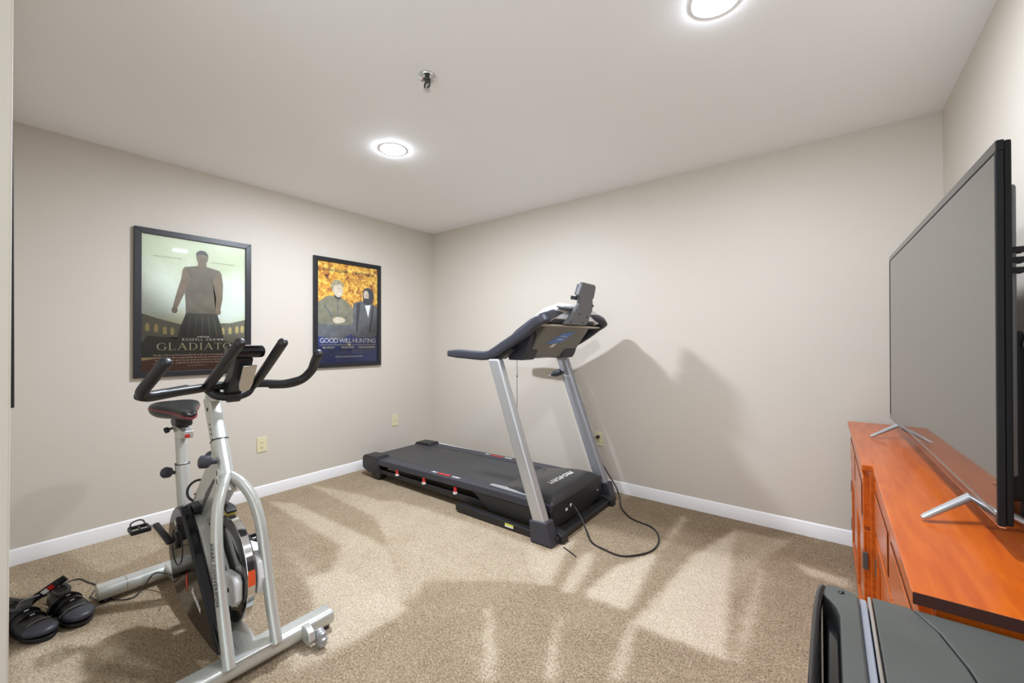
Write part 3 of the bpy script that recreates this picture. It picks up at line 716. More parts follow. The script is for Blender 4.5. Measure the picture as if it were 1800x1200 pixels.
    for s, y0, y1 in ((0, 2.052, 2.115), (1, 2.905, 2.968)):
        yc = (y0 + y1) / 2
        foot = [(-1.455, .0), (-1.455, .135), (-1.43, .155), (-1.335, .150), (-1.30, .095), (-1.235, .075), (-1.215, .0)]
        bm = Prism([(-1.440, .0), (-1.450, .13), (-1.325, .14), (-1.285, .0)], y0 - .010, y1 + .012, 'Y')
        obj('upright_boot', bm, M['navy'], t, bevel=.010, segs=3)
        yy = (y1 + .012, y1 + .075) if s == 0 else (y0 - .075, y0 - .012)
        obj('base_foot', Prism([(-1.40, .0), (-1.40, .075), (-1.33, .070), (-1.265, .050), (-1.255, .0)], yy[0], yy[1], 'Y'), M['black'], t, bevel=.008)
        def ux(z): return -1.388 + TILT * (z - .13)
        path = [(ux(.115), yc, .115), (ux(1.11), yc, 1.11)]
        bm = bmesh.new()
        wx = .096
        pts = [(ux(z) + dx, z) for z, dx in ((.115, -wx / 2), (1.10, -wx / 2 - .002), (1.10, wx / 2 - .004), (.115, wx / 2))]
        up = obj('upright', Prism(pts, y0, y1, 'Y'), M['silver'] if s == 0 else M['grayup'], t, bevel=.016, segs=4)  # far upright gets a darker, less metallic grey than the near one
    # small marks on the far upright
    mk = basis((ux(.93) - .01, 2.904, .93), (1, 0, 0), (-.34, 0, 1))
    obj('upright_lettering', text_bm('PRO-FORM', .016, mk, .0006, 1, .2, .0004), M['paper'], up, smooth=False)
    # console --------------------------------------------------------
    side = [(-2.175, 1.130), (-2.05, 1.128), (-1.90, 1.120), (-1.82, 1.120), (-1.75, 1.138), (-1.66, 1.185), (-1.57, 1.232), (-1.49, 1.278), (-1.425, 1.322), (-1.378, 1.348)]
    for s in (-1, 1):
        yb = CY + s * .43
        path = [(x, yb, z) for x, z in side] + [(-1.358, yb - s * .035, 1.362), (-1.368, yb - s * .12, 1.386), (-1.385, yb - s * .22, 1.398), (-1.40, yb - s * .31, 1.400)]
        pp = spline(path, 4); n = len(pp); ks = []
        for i in range(n):
            u = i / (n - 1)
            kx = 1.0; ky = 1.0
            if i < 3: kx = ky = .72 + .09 * i
            if u > .78: ky = 1.0 - .55 * (u - .78) / .22
            elif u > .3: ky = 1.12
            ks.append((kx, ky))
        bm = bmesh.new(); sweep(bm, [tuple(p) for p in pp], rrect(.046, .060, .014, 3), up=(0, 0, 1), scale=ks, dome=.01)
        obj('handrail', bm, M['navy'], t, angle=60)
    # sockets that join uprights and console
    for s in (-1, 1):
        ya, yb = sorted((CY + s * .43, CY + s * .36))
        obj('upright_cap', Prism([(-1.79, 1.092), (-1.70, 1.098), (-1.60, 1.16), (-1.63, 1.20), (-1.72, 1.145), (-1.79, 1.115)], ya, yb, 'Y'), M['black'], t, bevel=.006)
        ya, yb = sorted((CY + s * (.345 if s < 0 else .315), CY + s * (.215 if s < 0 else .13)))
        obj('speaker_pod', Prism([(-1.70, 1.090), (-1.575, 1.090), (-1.555, 1.12), (-1.50, 1.265), (-1.60, 1.27), (-1.70, 1.20)], ya, yb, 'Y'), M['navy'], t, bevel=.010)
    # under shell
    obj('console_back_panel', Prism([(-1.66, 1.092), (-1.585, 1.100), (-1.44, 1.295), (-1.43, 1.315), (-1.50, 1.33), (-1.64, 1.16)], CY - .29, CY + .31, 'Y'), M['underpanel'], t, bevel=.006)
    obj('console_shell', Prism([(-1.72, 1.170), (-1.66, 1.165), (-1.50, 1.300), (-1.42, 1.318), (-1.385, 1.35), (-1.385, 1.368), (-1.48, 1.362), (-1.60, 1.290), (-1.72, 1.195)], CY - .39, CY + .39, 'Y'), M['navy'], t, bevel=.012)
    obj('console_crossbar', Prism([(-1.425, 1.307), (-1.385, 1.312), (-1.385, 1.322), (-1.425, 1.325)], CY - .40, CY + .40, 'Y'), M['tan'], t, bevel=.004, label='tan bar across the back of the console')
    # raised white console face (user side)
    bm = bmesh.new()
    prf = lambda k: [(-1.58, 1.31), (-1.56, 1.345 + .0 * k), (-1.51, 1.385 + .015 * k), (-1.45, 1.40 + .055 * k), (-1.39, 1.405 + .062 * k), (-1.355, 1.40 + .045 * k), (-1.37, 1.36), (-1.5, 1.33)]
    rr = []
    for y, k in ((CY - .33, 0), (CY - .28, .5), (CY - .18, 1), (CY + .18, 1), (CY + .28, .5), (CY + .33, 0)):
        rr.append([(x, y, z if k > 0 else z - .02) for x, z in prf(k)])
    loft(bm, rr); f = obj('console_face', bm, M['white'], t, angle=50, label='white raised console face')
    obj('display_window', Prism([(-1.515, 1.398), (-1.455, 1.452), (-1.453, 1.456), (-1.52, 1.402)], CY - .14, CY + .14, 'Y'), M['gloss'], f)
    obj('face_trim', Prism([(-1.51, 1.385), (-1.44, 1.432), (-1.365, 1.440), (-1.335, 1.428), (-1.335, 1.416), (-1.43, 1.414), (-1.51, 1.370)], CY - .26, CY - .10, 'Y'), M['navy'], f, bevel=.004, label='dark curved trim')
    # tablet / book holder, seen from behind
    hold = [(-.225, 1.325), (-.205, 1.345), (-.165, 1.372), (-.145, 1.40), (-.12, 1.425), (-.08, 1.462), (-.085, 1.49), (-.115, 1.52), (-.09, 1.60), (-.075, 1.607), (.098, 1.607), (.112, 1.59), (.112, 1.52), (.095, 1.505), (.118, 1.465), (.118, 1.43), (.105, 1.40), (.09, 1.36), (.065, 1.325)]
    mh = basis((-1.355, CY, 1.325), (0, 1, 0), (.20, 0, 1))
    hl = [(a, (b - 1.325) * 1.02) for a, b in hold]
    tb = obj('tablet_holder', Prism(hl, 0, .028, 'Z', mtx=mh), M['holder'], t, bevel=.008, label='grey tablet holder')
    obj('holder_pad', Prism([(-.10, .20), (-.085, .272), (.09, .272), (.10, .20)], -.018, .001, 'Z', mtx=mh), M['navy'], tb, bevel=.006)
    obj('holder_clip', Box(-.135, -.11, .165, .19, -.02, .02, mtx=mh), M['dark'], tb, bevel=.004)
    obj('holder_clip', Box(.105, .122, .135, .15, -.0, .03, mtx=mh), M['dark'], tb, bevel=.003)
    for a, b in ((-.16, .02), (-.06, .075), (.05, .06), (.0, .02), (.08, .02)):
        obj('holder_screw', Lathe([(0, .0), (.006, .0), (.005, .003), (0, .004)], mh @ Vector((a, b, .0275)), axis=mh.to_3x3() @ Vector((0, 0, 1)), n=8), M['dark'], tb)
    # stickers on the panel
    d = Vector((1.585 - 1.44, 0, 1.295 - 1.100)).normalized(); mp = basis((-1.5125 + .0012, CY + .0, 1.1975), (0, 1, 0), d)
    lbp = [(-.17, -.005), (.03, .012), (.125, .108), (-.04, .088)]
    bl = obj('sticker', Prism(lbp, .0, .0012, 'Z', mtx=mp), M['blue'], t, label='blue sticker on the underside of the console')
    for q_ in ((-.06, .02, .034, .040), (-.03, .05, .060, .064)): obj('printed_line', Box(q_[0], q_[1], q_[2], q_[3], .0012, .0016, mtx=mp), M['paper'], bl)
    obj('sticker', Prism([(-.10, -.035), (-.05, -.030), (-.03, .002), (-.08, -.004)], .0, .0012, 'Z', mtx=mp), M['paper'], t, label='small white sticker')
    # safety key cord
    kc = obj('safety_key_cord', tube([(-1.725, 2.30, 1.16), (-1.725, 2.30, 1.0), (-1.727, 2.30, .85), (-1.727, 2.30, .715)], .0018, 6), M['black'], t)
    obj('safety_key', Lathe([(0, .016), (.006, .014), (.011, 0), (.010, -.010), (0, -.014)], (-1.727, 2.30, .703), n=12), M['red'], kc, label='red safety key')
    obj('cord_bead', Lathe([(0, .008), (.004, .005), (.004, -.005), (0, -.008)], (-1.726, 2.30, .97), n=8), M['black'], kc)
    # folded power of the frame: steel cross tube under console
    obj('console_tube', tube([(-1.73, CY - .38, 1.12), (-1.73, CY + .38, 1.12)], .014, 12), M['black'], t)
    # power cord running to the wall socket
    ip = mS @ Vector((0.0, .0195, .0))
    pts = [(-1.350, 2.385, .135), (-1.315, 2.375, .13), (-1.26, 2.36, .075), (-1.20, 2.32, .02), (-1.13, 2.248, .006), (-1.03, 2.215, .006), (-.937, 2.207, .006), (-.87, 2.26, .006), (-.82, 2.345, .006), (-.808, 2.44, .006), (-.825, 2.53, .006), (-.865, 2.615, .006), (-.93, 2.675, .006),
           (-1.06, 2.71, .006), (-1.16, 2.80, .006), (-1.225, 2.90, .006), (-1.27, 2.99, .02), (-1.33, 3.06, .07), (-1.42, 3.085, .17), (-1.50, 3.09, .29), (-1.545, 3.095, .36), (-1.548, 3.10, .40), (-1.53, 3.112, .422)]
    obj('power_cord', tube(pts, .0048, 8, sm=5), M['rubber'], t)
    pg = Lathe([(.012, .009), (.014, .018), (.013, .034), (.006, .040), (0, .041)], ip, axis=(0, -1, 0), n=14)
    obj('plug', pg, M['rubber'], t)
    return t
treadmill()
# black-topped spray bottle / tool clipped beside the far upright
bt = empty('water_bottle', (-1.80, 2.875, .93), 'small dark bottle with a metal tip hanging at the far treadmill upright', 'bottle')
ax = Vector((-.9, -.28, -.33)).normalized()
obj('bottle_body', Lathe([(0, -.040), (.022, -.040), (.027, -.034), (.027, .008), (.024, .016), (.013, .036), (.012, .046), (0, .047)], (-1.752, 2.868, .955), axis=ax, n=20), M['navy'], bt)
obj('nozzle', Lathe([(.011, .045), (.011, .058), (.007, .062), (.005, .080), (.002, .090), (0, .091)], (-1.752, 2.868, .955), axis=ax, n=14), M['chrome'], bt, label='chrome nozzle')
obj('hanging_clip', tube([(-1.735, 2.885, .965), (-1.72, 2.898, .97), (-1.70, 2.903, .965)], .006, 8), M['navy'], bt)
# thin cord end on the carpet by the treadmill foot
o = obj('loose_cord', tube([(-1.24, 2.10, .004), (-1.18, 2.075, .004), (-1.13, 2.05, .004)], .003, 6, sm=3), M['black'])
rehome(o, (-1.24, 2.10, 0)); top(o, 'short thin dark cord on the carpet beside the near treadmill foot', 'cord')
# ------------------------------------------------------------------ exercise bike
def bike():
    CY = .62
    t = empty('exercise_bike', (-2.2, CY, 0), 'silver indoor cycling exercise bike with black handlebars, front left of the room', 'exercise bike')
    def stab(x, y0, y1, seam=None):
        sec = [(.036 * c[0] / 1.0, c[1]) for c in []]
        bm = bmesh.new()
        S = rrect(.088, .062, .026, 4)
        sweep(bm, [(x, y0, .048), (x, y1, .048)], S, up=(0, 0, 1))
        return obj('stabiliser', bm, M['bike'], t, bevel=.004)
    fs = stab(-1.712, .32, .925)
    rs = stab(-2.712, .34, .90)
    for x, ys in ((-1.712, (.345, .90)), (-2.712, (.37, .87))):
        for y in ys:
            obj('rubber_foot', Lathe([(.022, 0), (.024, .004), (.020, .022), (0, .022)], (x, y, .0), n=14), M['rubber'], t)
    for y0 in (.44, .80):
        bm = bmesh.new(); sweep(bm, [(-2.712, y0, .048), (-2.712, y0 + .004, .048)], rrect(.090, .064, .027, 4)); obj('stabiliser_band', bm, M['steel'], rs)
    # transport wheels
    for y in (.425, .815):
        wb = obj('wheel_bracket', Prism([(-1.69, .075), (-1.655, .082), (-1.625, .070), (-1.612, .04), (-1.63, .018), (-1.67, .02)], y - .022, y + .006, 'Y'), M['bike'], fs, bevel=.005)
        bm = bmesh.new(); n = 24; r0 = .036
        rings = []
        for yy, k in ((0, .70), (.003, .94), (.008, 1.0), (.022, 1.0), (.027, .94), (.030, .70)):
            rings.append([(-1.612 + math.cos(2 * math.pi * i / 32) * r0 * k * (1 if i % 4 < 2 else .86), y + .010 + yy - .004, 0.0375 + math.sin(2 * math.pi * i / 32) * r0 * k * (1 if i % 4 < 2 else .86)) for i in range(32)])
        loft(bm, rings); obj('transport_wheel', bm, M['steel2'], fs, label='ribbed grey transport wheel')
    # A-shaped front legs
    legs = {}
    for s, ya in ((-1, .542), (1, .698)):
        pts = [(-1.672, ya, .07), (-1.725, ya, .20), (-1.778, ya, .36), (-1.812, ya - s * .003, .48), (-1.848, ya - s * .016, .575), (-1.885, ya - s * .042, .640), (-1.93, ya - s * .070, .672)]
        bm = bmesh.new(); sweep(bm, [tuple(p) for p in spline(pts, 6)], [(a, b) for a, b in circle(.0195, 18, .0225)])
        legs[s] = obj('front_leg', bm, M['bike'], t)
    mk = basis((-1.752 - .0205, .542 - .0185, .36), (.20, .0, .98), (-1, -1.0, .2))
    obj('leg_plate', Box(-1.755, -1.665, .535, .705, .076, .084), M['bike'], t, bevel=.002)
    # lettering up the nearer leg
    for z, s_ in ((.34, 'INDOOR CYCLE'),):
        u = Vector((-.053, 0, .16)).normalized()
        o_ = Vector((-1.781, .542, .37)) + Vector((.34, -.94, 0)).normalized() * .0226
        mk = basis(o_, -u, Vector((.94, .34, 0)))
        obj('leg_lettering', text_bm('AVARI CONVERSION', .0215, mk, .0004, 1.1, 0, .0004), M['ink'], legs[-1], smooth=False)
    # bottom spine between the stabilisers
    bm = bmesh.new(); sweep(bm, [(-1.70, CY, .060), (-1.85, CY, .075), (-2.30, CY, .085), (-2.70, CY, .060)], rrect(.075, .045, .010, 3)); obj('lower_frame_beam', bm, M['bike'], t, angle=40)
    # head tube + fixed upper tube (leans back)
    a0 = Vector((-1.932, CY, .605)); a1 = Vector((-2.035, CY, .800)); a2 = Vector((-2.125, CY, .975))
    bm = bmesh.new(); sweep(bm, [a0, a1], rrect(.058, .070, .022, 4), up=(1, 0, 0)); ht = obj('head_tube', bm, M['bike'], t, bevel=.003)
    bm = bmesh.new(); sweep(bm, [a1 - Vector((-.02, 0, .04)), a2], rrect(.052, .062, .012, 4), up=(1, 0, 0)); hp = obj('handlebar_post', bm, M['bike'], t, bevel=.002)
    obj('tube_collar', (lambda b: (sweep(b, [a1 - (a2 - a1).normalized() * .002, a1 + (a2 - a1).normalized() * .003], rrect(.0595, .0715, .022, 4), up=(1, 0, 0)), b)[1])(bmesh.new()), M['black'], ht)
    dirp = (a2 - a1).normalized(); nrm = Vector((0, -1, 0))
    for k, rr in ((.012, .0045), (.034, .0045), (.056, .0045), (.078, .0045), (.145, .008)):
        c = a1 + dirp * k + Vector((0, -.0263, 0))
        obj('adjustment_hole' if rr < .006 else 'post_bolt', Lathe([(rr, -.002), (rr, .0008), (0, .001)], c + Vector((.010, 0, 0)), axis=(0, -1, 0), n=12), M['dark'], hp)
    # label on head tube
    c = Vector((-1.955, CY - .0302, .668)); ml = basis(c + Vector((.006, 0, 0)), (1, 0, 0), -(a0 - a1).normalized())
    lb = obj('warning_label', Box(-.022, .014, -.034, .034, 0, .0006, mtx=ml), M['paper'], ht, label='white warning label')
    bm = bmesh.new(); box(bm, -.017, -.006, .006, .028, .0006, .001, mtx=ml); box(bm, -.017, -.006, -.028, -.006, .0006, .001, mtx=ml); obj('label_marks', bm, M['ink'], lb)
    # knob on head tube, user side near face
    kc = Vector((-1.955, CY - .03, .735))
    kn = obj('adjustment_knob', Lathe([(.010, 0), (.012, .018), (.016, .022), (.024, .028), (.026, .044), (.024, .058), (.012, .064), (0, .064)], kc, axis=(-.35, -1, .1), n=20), M['navy'], ht, label='round adjustment knob')
    obj('tension_knob', Lathe([(.012, 0), (.012, .02), (.022, .03), (.026, .05), (.022, .065), (0, .068)], (-2.055, CY - .0, .70), axis=(-.62, -.1, .35), n=20), M['navy'], ht)
    obj('tension_stem', Lathe([(.008, 0), (.008, .055), (.014, .056), (.014, .062), (.009, .064), (.009, .10), (0, .10)], (-2.115, CY, .625), axis=(.25, 0, 1), n=12), M['steel'], ht)
    # main diagonal beam from head tube to body
    P0 = [(-1.915, .605), (-1.895, .66), (-2.0, .80), (-2.045, .79), (-2.10, .665), (-2.215, .555), (-2.33, .45), (-2.31, .42), (-2.17, .425)]
    bm = Prism([(-1.935, .60), (-1.925, .66), (-2.02, .775), (-2.06, .735), (-2.33, .455), (-2.30, .415), (-2.16, .405)], CY - .030, CY + .030, 'Y')
    mb = obj('main_frame_beam', bm, M['bike'], t, bevel=.014, segs=3)
    obj('beam_groove', Prism([(-2.00, .655), (-1.985, .650), (-2.075, .555), (-2.165, .455), (-2.18, .460), (-2.095, .575)], CY - .0312, CY - .0295, 'Y'), M['ink'], mb)
    # handlebars
    hb = tube([(-1.80, .322, 1.040), (-1.815, .345, 1.032), (-1.85, .42, 1.035), (-1.885, .50, 1.038), (-1.90, .56, 1.042), (-1.90, .68, 1.042), (-1.885, .74, 1.040), (-1.855, .80, 1.036), (-1.83, .853, 1.048)], .0165, 16, sm=6)
    h = obj('handlebar', hb, M['rubber'], t)
    for s in (-1, 1):
        k = s * .001
        yb = CY + s * .288
        og = [(-1.885, CY - .15, 1.039), (-1.845, CY - .22, 1.034), (-1.812, CY - .275, 1.033), (-1.795, CY - .290, 1.050), (-1.75, CY - .270, 1.100), (-1.70, CY - .25, 1.150)] if s < 0 else \
             [(-1.885, CY + .14, 1.034), (-1.855, CY + .20, 1.034), (-1.825, CY + .245, 1.052), (-1.79, CY + .268, 1.090), (-1.755, CY + .264, 1.125), (-1.70, CY + .253, 1.166)]
        obj('outer_grip', tube(og, .0185, 16, sm=6, dome=.012), M['rubber'], h)
        obj('inner_grip', tube([(-1.905, CY + s * .05, 1.012), (-1.905, CY + s * .074, 1.030), (-1.875, CY + s * .082, 1.052), (-1.80, CY + s * .079, 1.095), (-1.70, CY + s * .075, 1.155), (-1.605, CY + s * .070, 1.212)], .0178, 16, sm=6, dome=.012), M['rubber'], h)
    obj('centre_loop', tube([(-1.905, CY - .075, 1.032), (-1.895, CY - .058, 1.010), (-1.885, CY - .03, 1.000), (-1.88, CY, .998), (-1.885, CY + .03, 1.000), (-1.895, CY + .058, 1.010), (-1.905, CY + .075, 1.032)], .0165, 14, sm=6), M['rubber'], h)
    obj('bar_clamp', Lathe([(.020, -.022), (.022, -.020), (.022, .020), (.020, .022)], (-1.88, CY, .998), axis=(0, 1, 0), n=20), M['black'], h)
    obj('stem', Prism([(-2.15, .975), (-2.13, 1.005), (-1.90, 1.018), (-1.86, 1.010), (-1.86, .985), (-2.0, .972), (-2.11, .955)], CY - .022, CY + .022, 'Y'), M['bike'], t, bevel=.008)
    # console pod on a chrome bracket
    br = obj('console_bracket', Prism([(-1.905, 1.010), (-1.865, 1.010), (-1.79, 1.08), (-1.752, 1.155), (-1.80, 1.160), (-1.86, 1.10), (-1.90, 1.06)], CY - .030, CY + .030, 'Y'), M['black'], t, bevel=.010)
    mpl = basis((-1.815, CY, 1.0845), (0, 1, 0), (.5, 0, .86))
    pl = obj('bracket_plate', Prism([(-.024, .065), (.024, .065), (.024, -.02), (.018, -.045), (.0, -.058), (-.018, -.045), (-.024, -.02)], .0, .008, 'Z', mtx=mpl @ Matrix.Translation((0.010, 0.008, .040))), M['steel'], br, bevel=.003, label='polished plate')
    bm = bmesh.new()
    sweep(bm, [(-1.76, CY - .062, 1.178), (-1.76, CY + .062, 1.178)], [(a, b) for a, b in circle(.030, 20, .024)])
    pod = obj('console_pod', bm, M['gloss'], t, bevel=.008, segs=3)
    obj('pod_display', Box(-1.79, -1.735, CY - .045, CY + .045, 1.199, 1.203), M['plate'], pod, bevel=.001)
    obj('pod_logo', Box(-1.758, -1.745, CY - .012, CY + .012, 1.2032, 1.2038), M['red'], pod)
    # seat post, saddle
    b0 = Vector((-2.475, CY, .30)); b1 = Vector((-2.545, CY, .615)); b2 = Vector((-2.578, CY, .760))
    bm = bmesh.new(); sweep(bm, [Vector((-2.43, CY, .09)), b1], rrect(.058, .058, .024, 4), up=(1, 0, 0)); st = obj('seat_tube', bm, M['bike'], t, bevel=.002)
    bm = bmesh.new(); sweep(bm, [b1 - (b1 - b0).normalized() * .05, b2], rrect(.046, .046, .018, 4), up=(1, 0, 0)); sp = obj('seat_post', bm, M['bike'], t, bevel=.002)
    obj('tube_collar', (lambda b: (sweep(b, [b1 - Vector((0, 0, .002)), b1 + Vector((0, 0, .003))], rrect(.060, .060, .025, 4), up=(1, 0, 0)), b)[1])(bmesh.new()), M['black'], st)
    obj('seat_knob', Lathe([(.008, 0), (.010, .02), (.024, .026), (.027, .045), (.022, .055), (0, .058)], (-2.555, CY - .028, .575), axis=(-.8, -.6, 0), n=20), M['navy'], st)
    obj('seat_slider', Prism([(-2.66, .812), (-2.56, .742), (-2.52, .742), (-2.455, .752), (-2.455, .788), (-2.55, .800), (-2.63, .845)], CY - .024, CY + .024, 'Y'), M['bike'], t, bevel=.006)
    obj('slider_end_cap', Box(-2.456, -2.450, CY - .02, CY + .02, .756, .785), M['plate'], t, bevel=.002)
    obj('red_tab', Box(-2.450, -2.447, CY - .014, CY + .006, .758, .772), M['red'], t)
    obj('slider_knob', Lathe([(.006, 0), (.006, .016), (.014, .02), (.015, .034), (0, .037)], (-2.62, CY - .02, .785), axis=(-.5, -.8, -.35), n=14), M['black'], t)
    obj('saddle_clamp', Box(-2.60, -2.51, CY - .035, CY + .035, .800, .855), M['black'], t, bevel=.012)
    # saddle loft
    secs = [(-2.745, .060, .905, .045), (-2.732, .092, .914, .066), (-2.69, .108, .922, .082), (-2.64, .102, .922, .080), (-2.58, .076, .914, .070), (-2.52, .050, .905, .060), (-2.46, .036, .899, .052), (-2.43, .031, .892, .044), (-2.412, .018, .880, .028)]
    def sring(x, hw, zt, dp, k=1.0, dz=0):
        out = []
        for i in range(20):
            a = 2 * math.pi * i / 20; ca, sa = math.cos(a), math.sin(a)
            z = zt + dz - dp * .42 + (dp * .42 if sa > 0 else dp * .75) * (abs(sa) ** .8) * (1 if sa > 0 else -1)
            if sa > 0: z -= .010 * (1 - abs(ca)) * (1 if x > -2.66 else .4)     # shallow centre channel
            out.append((x, CY + hw * k * math.copysign(abs(ca) ** .75, ca), z))
        return out
    bm = bmesh.new(); loft(bm, [sring(*s) for s in secs]); sd = obj('saddle', bm, M['leather'], t, angle=70, sub=1)
    bm = bmesh.new(); loft(bm, [sring(s[0] + (.003 if s[0] > -2.5 else -.001), s[1] + .0015, s[2] - .020, s[3] * .45) for s in secs]); obj('saddle_trim', bm, M['darkred'], sd, angle=70, sub=1, label='dark red side panels')
    # chain guard (glossy black), long wedge with rounded rear
    G = [(-2.15, .115), (-2.235, .155), (-2.300, .225), (-2.338, .30), (-2.342, .375), (-2.312, .445), (-2.25, .50), (-2.17, .515), (-2.10, .465), (-2.02, .385), (-1.90, .27), (-1.79, .170), (-1.715, .108), (-1.80, .095), (-2.0, .098)]
    G = [tuple(p) for p in spline(G + [G[0]], 3)][:-1]
    g = obj('chain_guard', Prism(G, .520, .560, 'Y'), M['gloss'], t, bevel=.010, segs=3)
    # round inset of the crank cover
    bm = bmesh.new(); ring_tube(bm, (-2.205, .5195, .345), .075, .002, (0, 1, 0), n=36, m=6); obj('crank_cover_ring', bm, M['black'], g)
    mg = basis((-2.0, .519, .192), (.86, 0, -.18), (.2, 0, 1))
    obj('guard_lettering', text_bm('Stamina', .036, basis((-1.955, .5192, .205), (1, 0, -.42), (.4, 0, 1)), .0006, 1, 0, .0012), M['paper'], g, smooth=False)
    obj('guard_logo', Prism([(-2.085, .245), (-2.065, .285), (-2.055, .245), (-2.062, .205)], .5188, .5196, 'Y'), M['red'], g, label='red logo flash')
    bm = bmesh.new(); box(bm, -2.245, -2.215, .5188, .5196, .437, .443); box(bm, -2.234, -2.227, .5186, .5195, .425, .455); obj('guard_mark', bm, M['paper'], g)
    # grey inner cover
    obj('inner_cover', Prism([(-2.27, .455), (-2.25, .472), (-2.12, .468), (-2.03, .42), (-1.98, .35), (-1.93, .25), (-1.96, .20), (-2.12, .18), (-2.25, .28)], .560, .602, 'Y'), M['plate'], t, bevel=.008)
    # flywheel between the legs
    fc = Vector((-1.955, .640, .292)); fr = .206
    bm = bmesh.new()
    lathe(bm, [(0, -.008), (.055, -.008), (.060, -.004), (.150, -.004), (.156, -.010), (.160, -.017), (fr - .004, -.017), (fr, -.013), (fr, .013), (fr - .004, .017), (.160, .017), (.150, .004), (0, .004)], fc, axis=(0, 1, 0), n=72)
    fw = obj('flywheel', bm, M['disc'], t, angle=25)
    bm = bmesh.new()
    for i in range(2):
        pass
    lathe(bm, [(fr, -.0135), (fr + .0008, -.012), (fr + .0008, .012), (fr, .0135)], fc, axis=(0, 1, 0), n=72); obj('flywheel_rim', bm, M['chrome'], fw, angle=25, label='chrome rim')
    def rimpatch(a0, a1, mm, nm, y0=-.0125, y1=.0125, r0=fr + .001, r1=fr + .0016):
        bm = bmesh.new(); R0 = []
        for i in range(7):
            a = R(a0 + (a1 - a0) * i / 6)
            R0.append([(fc.x + r * math.cos(a), fc.y + y, fc.z + r * math.sin(a)) for r, y in ((r0, y0), (r1, y0), (r1, y1), (r0, y1))])
        loft(bm, R0); obj(nm, bm, mm, fw)
    rimpatch(14, 23, M['black'], 'rim_slot'); rimpatch(-2, 13, M['orange_red'], 'rim_sticker'); rimpatch(52, 60, M['black'], 'rim_slot'); rimpatch(86, 93, M['black'], 'rim_slot')
    # red swoosh and dark sticker on the wheel face
    bm = bmesh.new()
    o1 = [(fc.x + .135 * math.cos(R(a)), fc.z + .135 * math.sin(R(a))) for a in range(-110, -48, 6)]; o2 = [(fc.x + (.135 - .020 * (1 - k / 10)) * math.cos(R(a)), fc.z + (.135 - .020 * (1 - k / 10)) * math.sin(R(a))) for k, a in enumerate(range(-50, -112, -6))]
    prism(bm, o1 + o2, fc.y - .0062, fc.y - .0048, 'Y'); obj('wheel_decal', bm, M['orange_red'], fw, label='red curved decal')
    # brake caliper housings and dark cable
    obj('brake_cover', Prism([(-2.08, .40), (-2.02, .435), (-1.95, .36), (-1.865, .285), (-1.845, .18), (-1.93, .155), (-2.0, .20)], .603, .617, 'Y'), M['plate'], t, bevel=.006)
    c1 = obj('brake_caliper', Prism([(-1.900, .312), (-1.795, .322), (-1.775, .30), (-1.778, .232), (-1.80, .205), (-1.885, .192), (-1.910, .22)], .590, .621, 'Y'), M['white'], t, bevel=.008)
    obj('caliper_bolt', Lathe([(.008, 0), (.008, .002), (0, .003)], (-1.835, .5898, .262), axis=(0, -1, 0), n=14), M['dark'], c1)
    c2 = obj('brake_caliper', Prism([(-1.93, .385), (-1.84, .400), (-1.765, .360), (-1.745, .30), (-1.765, .235), (-1.87, .205), (-1.94, .26)], .662, .705, 'Y'), M['white'], t, bevel=.010)
    obj('caliper_bolt', Lathe([(.008, 0), (.008, .003), (0, .004)], (-1.7575, .685, .315), axis=(1, 0, .2), n=14), M['dark'], c2)
    obj('brake_cable', tube([(-2.10, .606, .44), (-2.04, .604, .41), (-1.97, .599, .352), (-1.90, .595, .315), (-1.868, .594, .28), (-1.838, .594, .20), (-1.845, .6, .15)], .006, 8, sm=5), M['black'], t)
    # crank set
    cc = Vector((-2.205, CY, .372))
    cr = obj('crank_axle', Lathe([(.030, -.112), (.034, -.108), (.034, -.08), (.022, -.078), (.022, .12), (0, .12)], cc, axis=(0, 1, 0), n=24), M['black'], t)
    def crank(s):
        y = CY + s * (.124 if s < 0 else .088)
        d = Vector((s * .96, 0, -s * .28)).normalized()
        p0 = Vector((cc.x, y, cc.z)); p1 = p0 + d * .150
        bm = bmesh.new(); sweep(bm, [p0, p0 + d * .06 + Vector((0, s * .006, 0)), p1 + Vector((0, s * .016, 0))], rrect(.016, .024, .006, 3), up=(0, 1, 0), dome=.006)
        a = obj('crank_arm', bm, M['black'], t, angle=50)
        q = p1 + Vector((0, s * .016, 0))
        obj('pedal_spindle', Lathe([(.006, 0), (.006, .020), (.0045, .022), (.0045, .085), (0, .085)], q, axis=(0, s, 0), n=12), M['chrome'], a)
        bm = bmesh.new(); yc = q.y + s * .055
        for dx in (-.032, .032): box(bm, q.x + dx - .004, q.x + dx + .004, yc - .032, yc + .032, q.z - .009, q.z + .009)
        for dy in (-.030, .0, .030): box(bm, q.x - .030, q.x + .030, yc + dy - .004, yc + dy + .004, q.z - .007, q.z + .007)
        obj('pedal', bm, M['black'], a, bevel=.002)
        bm = bmesh.new()
        sweep(bm, [tuple(p) for p in spline([(q.x + s * .030, yc - .025, q.z), (q.x + s * .040, yc - .02, q.z + .02), (q.x + s * .02, yc, q.z + .034), (q.x + s * .038, yc + .02, q.z + .02), (q.x + s * .030, yc + .025, q.z)], 5)], rrect(.006, .002, .0008, 2))
        obj('toe_strap', bm, M['ink'], a)
    crank(-1); crank(1)
    # felt brake pad riding on top of the flywheel
    fb = obj('brake_pad', Prism([(-2.10, .497), (-2.06, .512), (-1.985, .518), (-1.955, .510), (-1.955, .520), (-1.985, .532), (-2.06, .530), (-2.10, .515)], .622, .660, 'Y'), M['black'], t, bevel=.003)
    obj('felt', Prism([(-2.095, .470), (-2.04, .492), (-1.98, .502), (-1.958, .500), (-1.958, .512), (-1.985, .519), (-2.06, .512), (-2.098, .494)], .626, .656, 'Y'), M['felt'], fb, label='mustard felt')
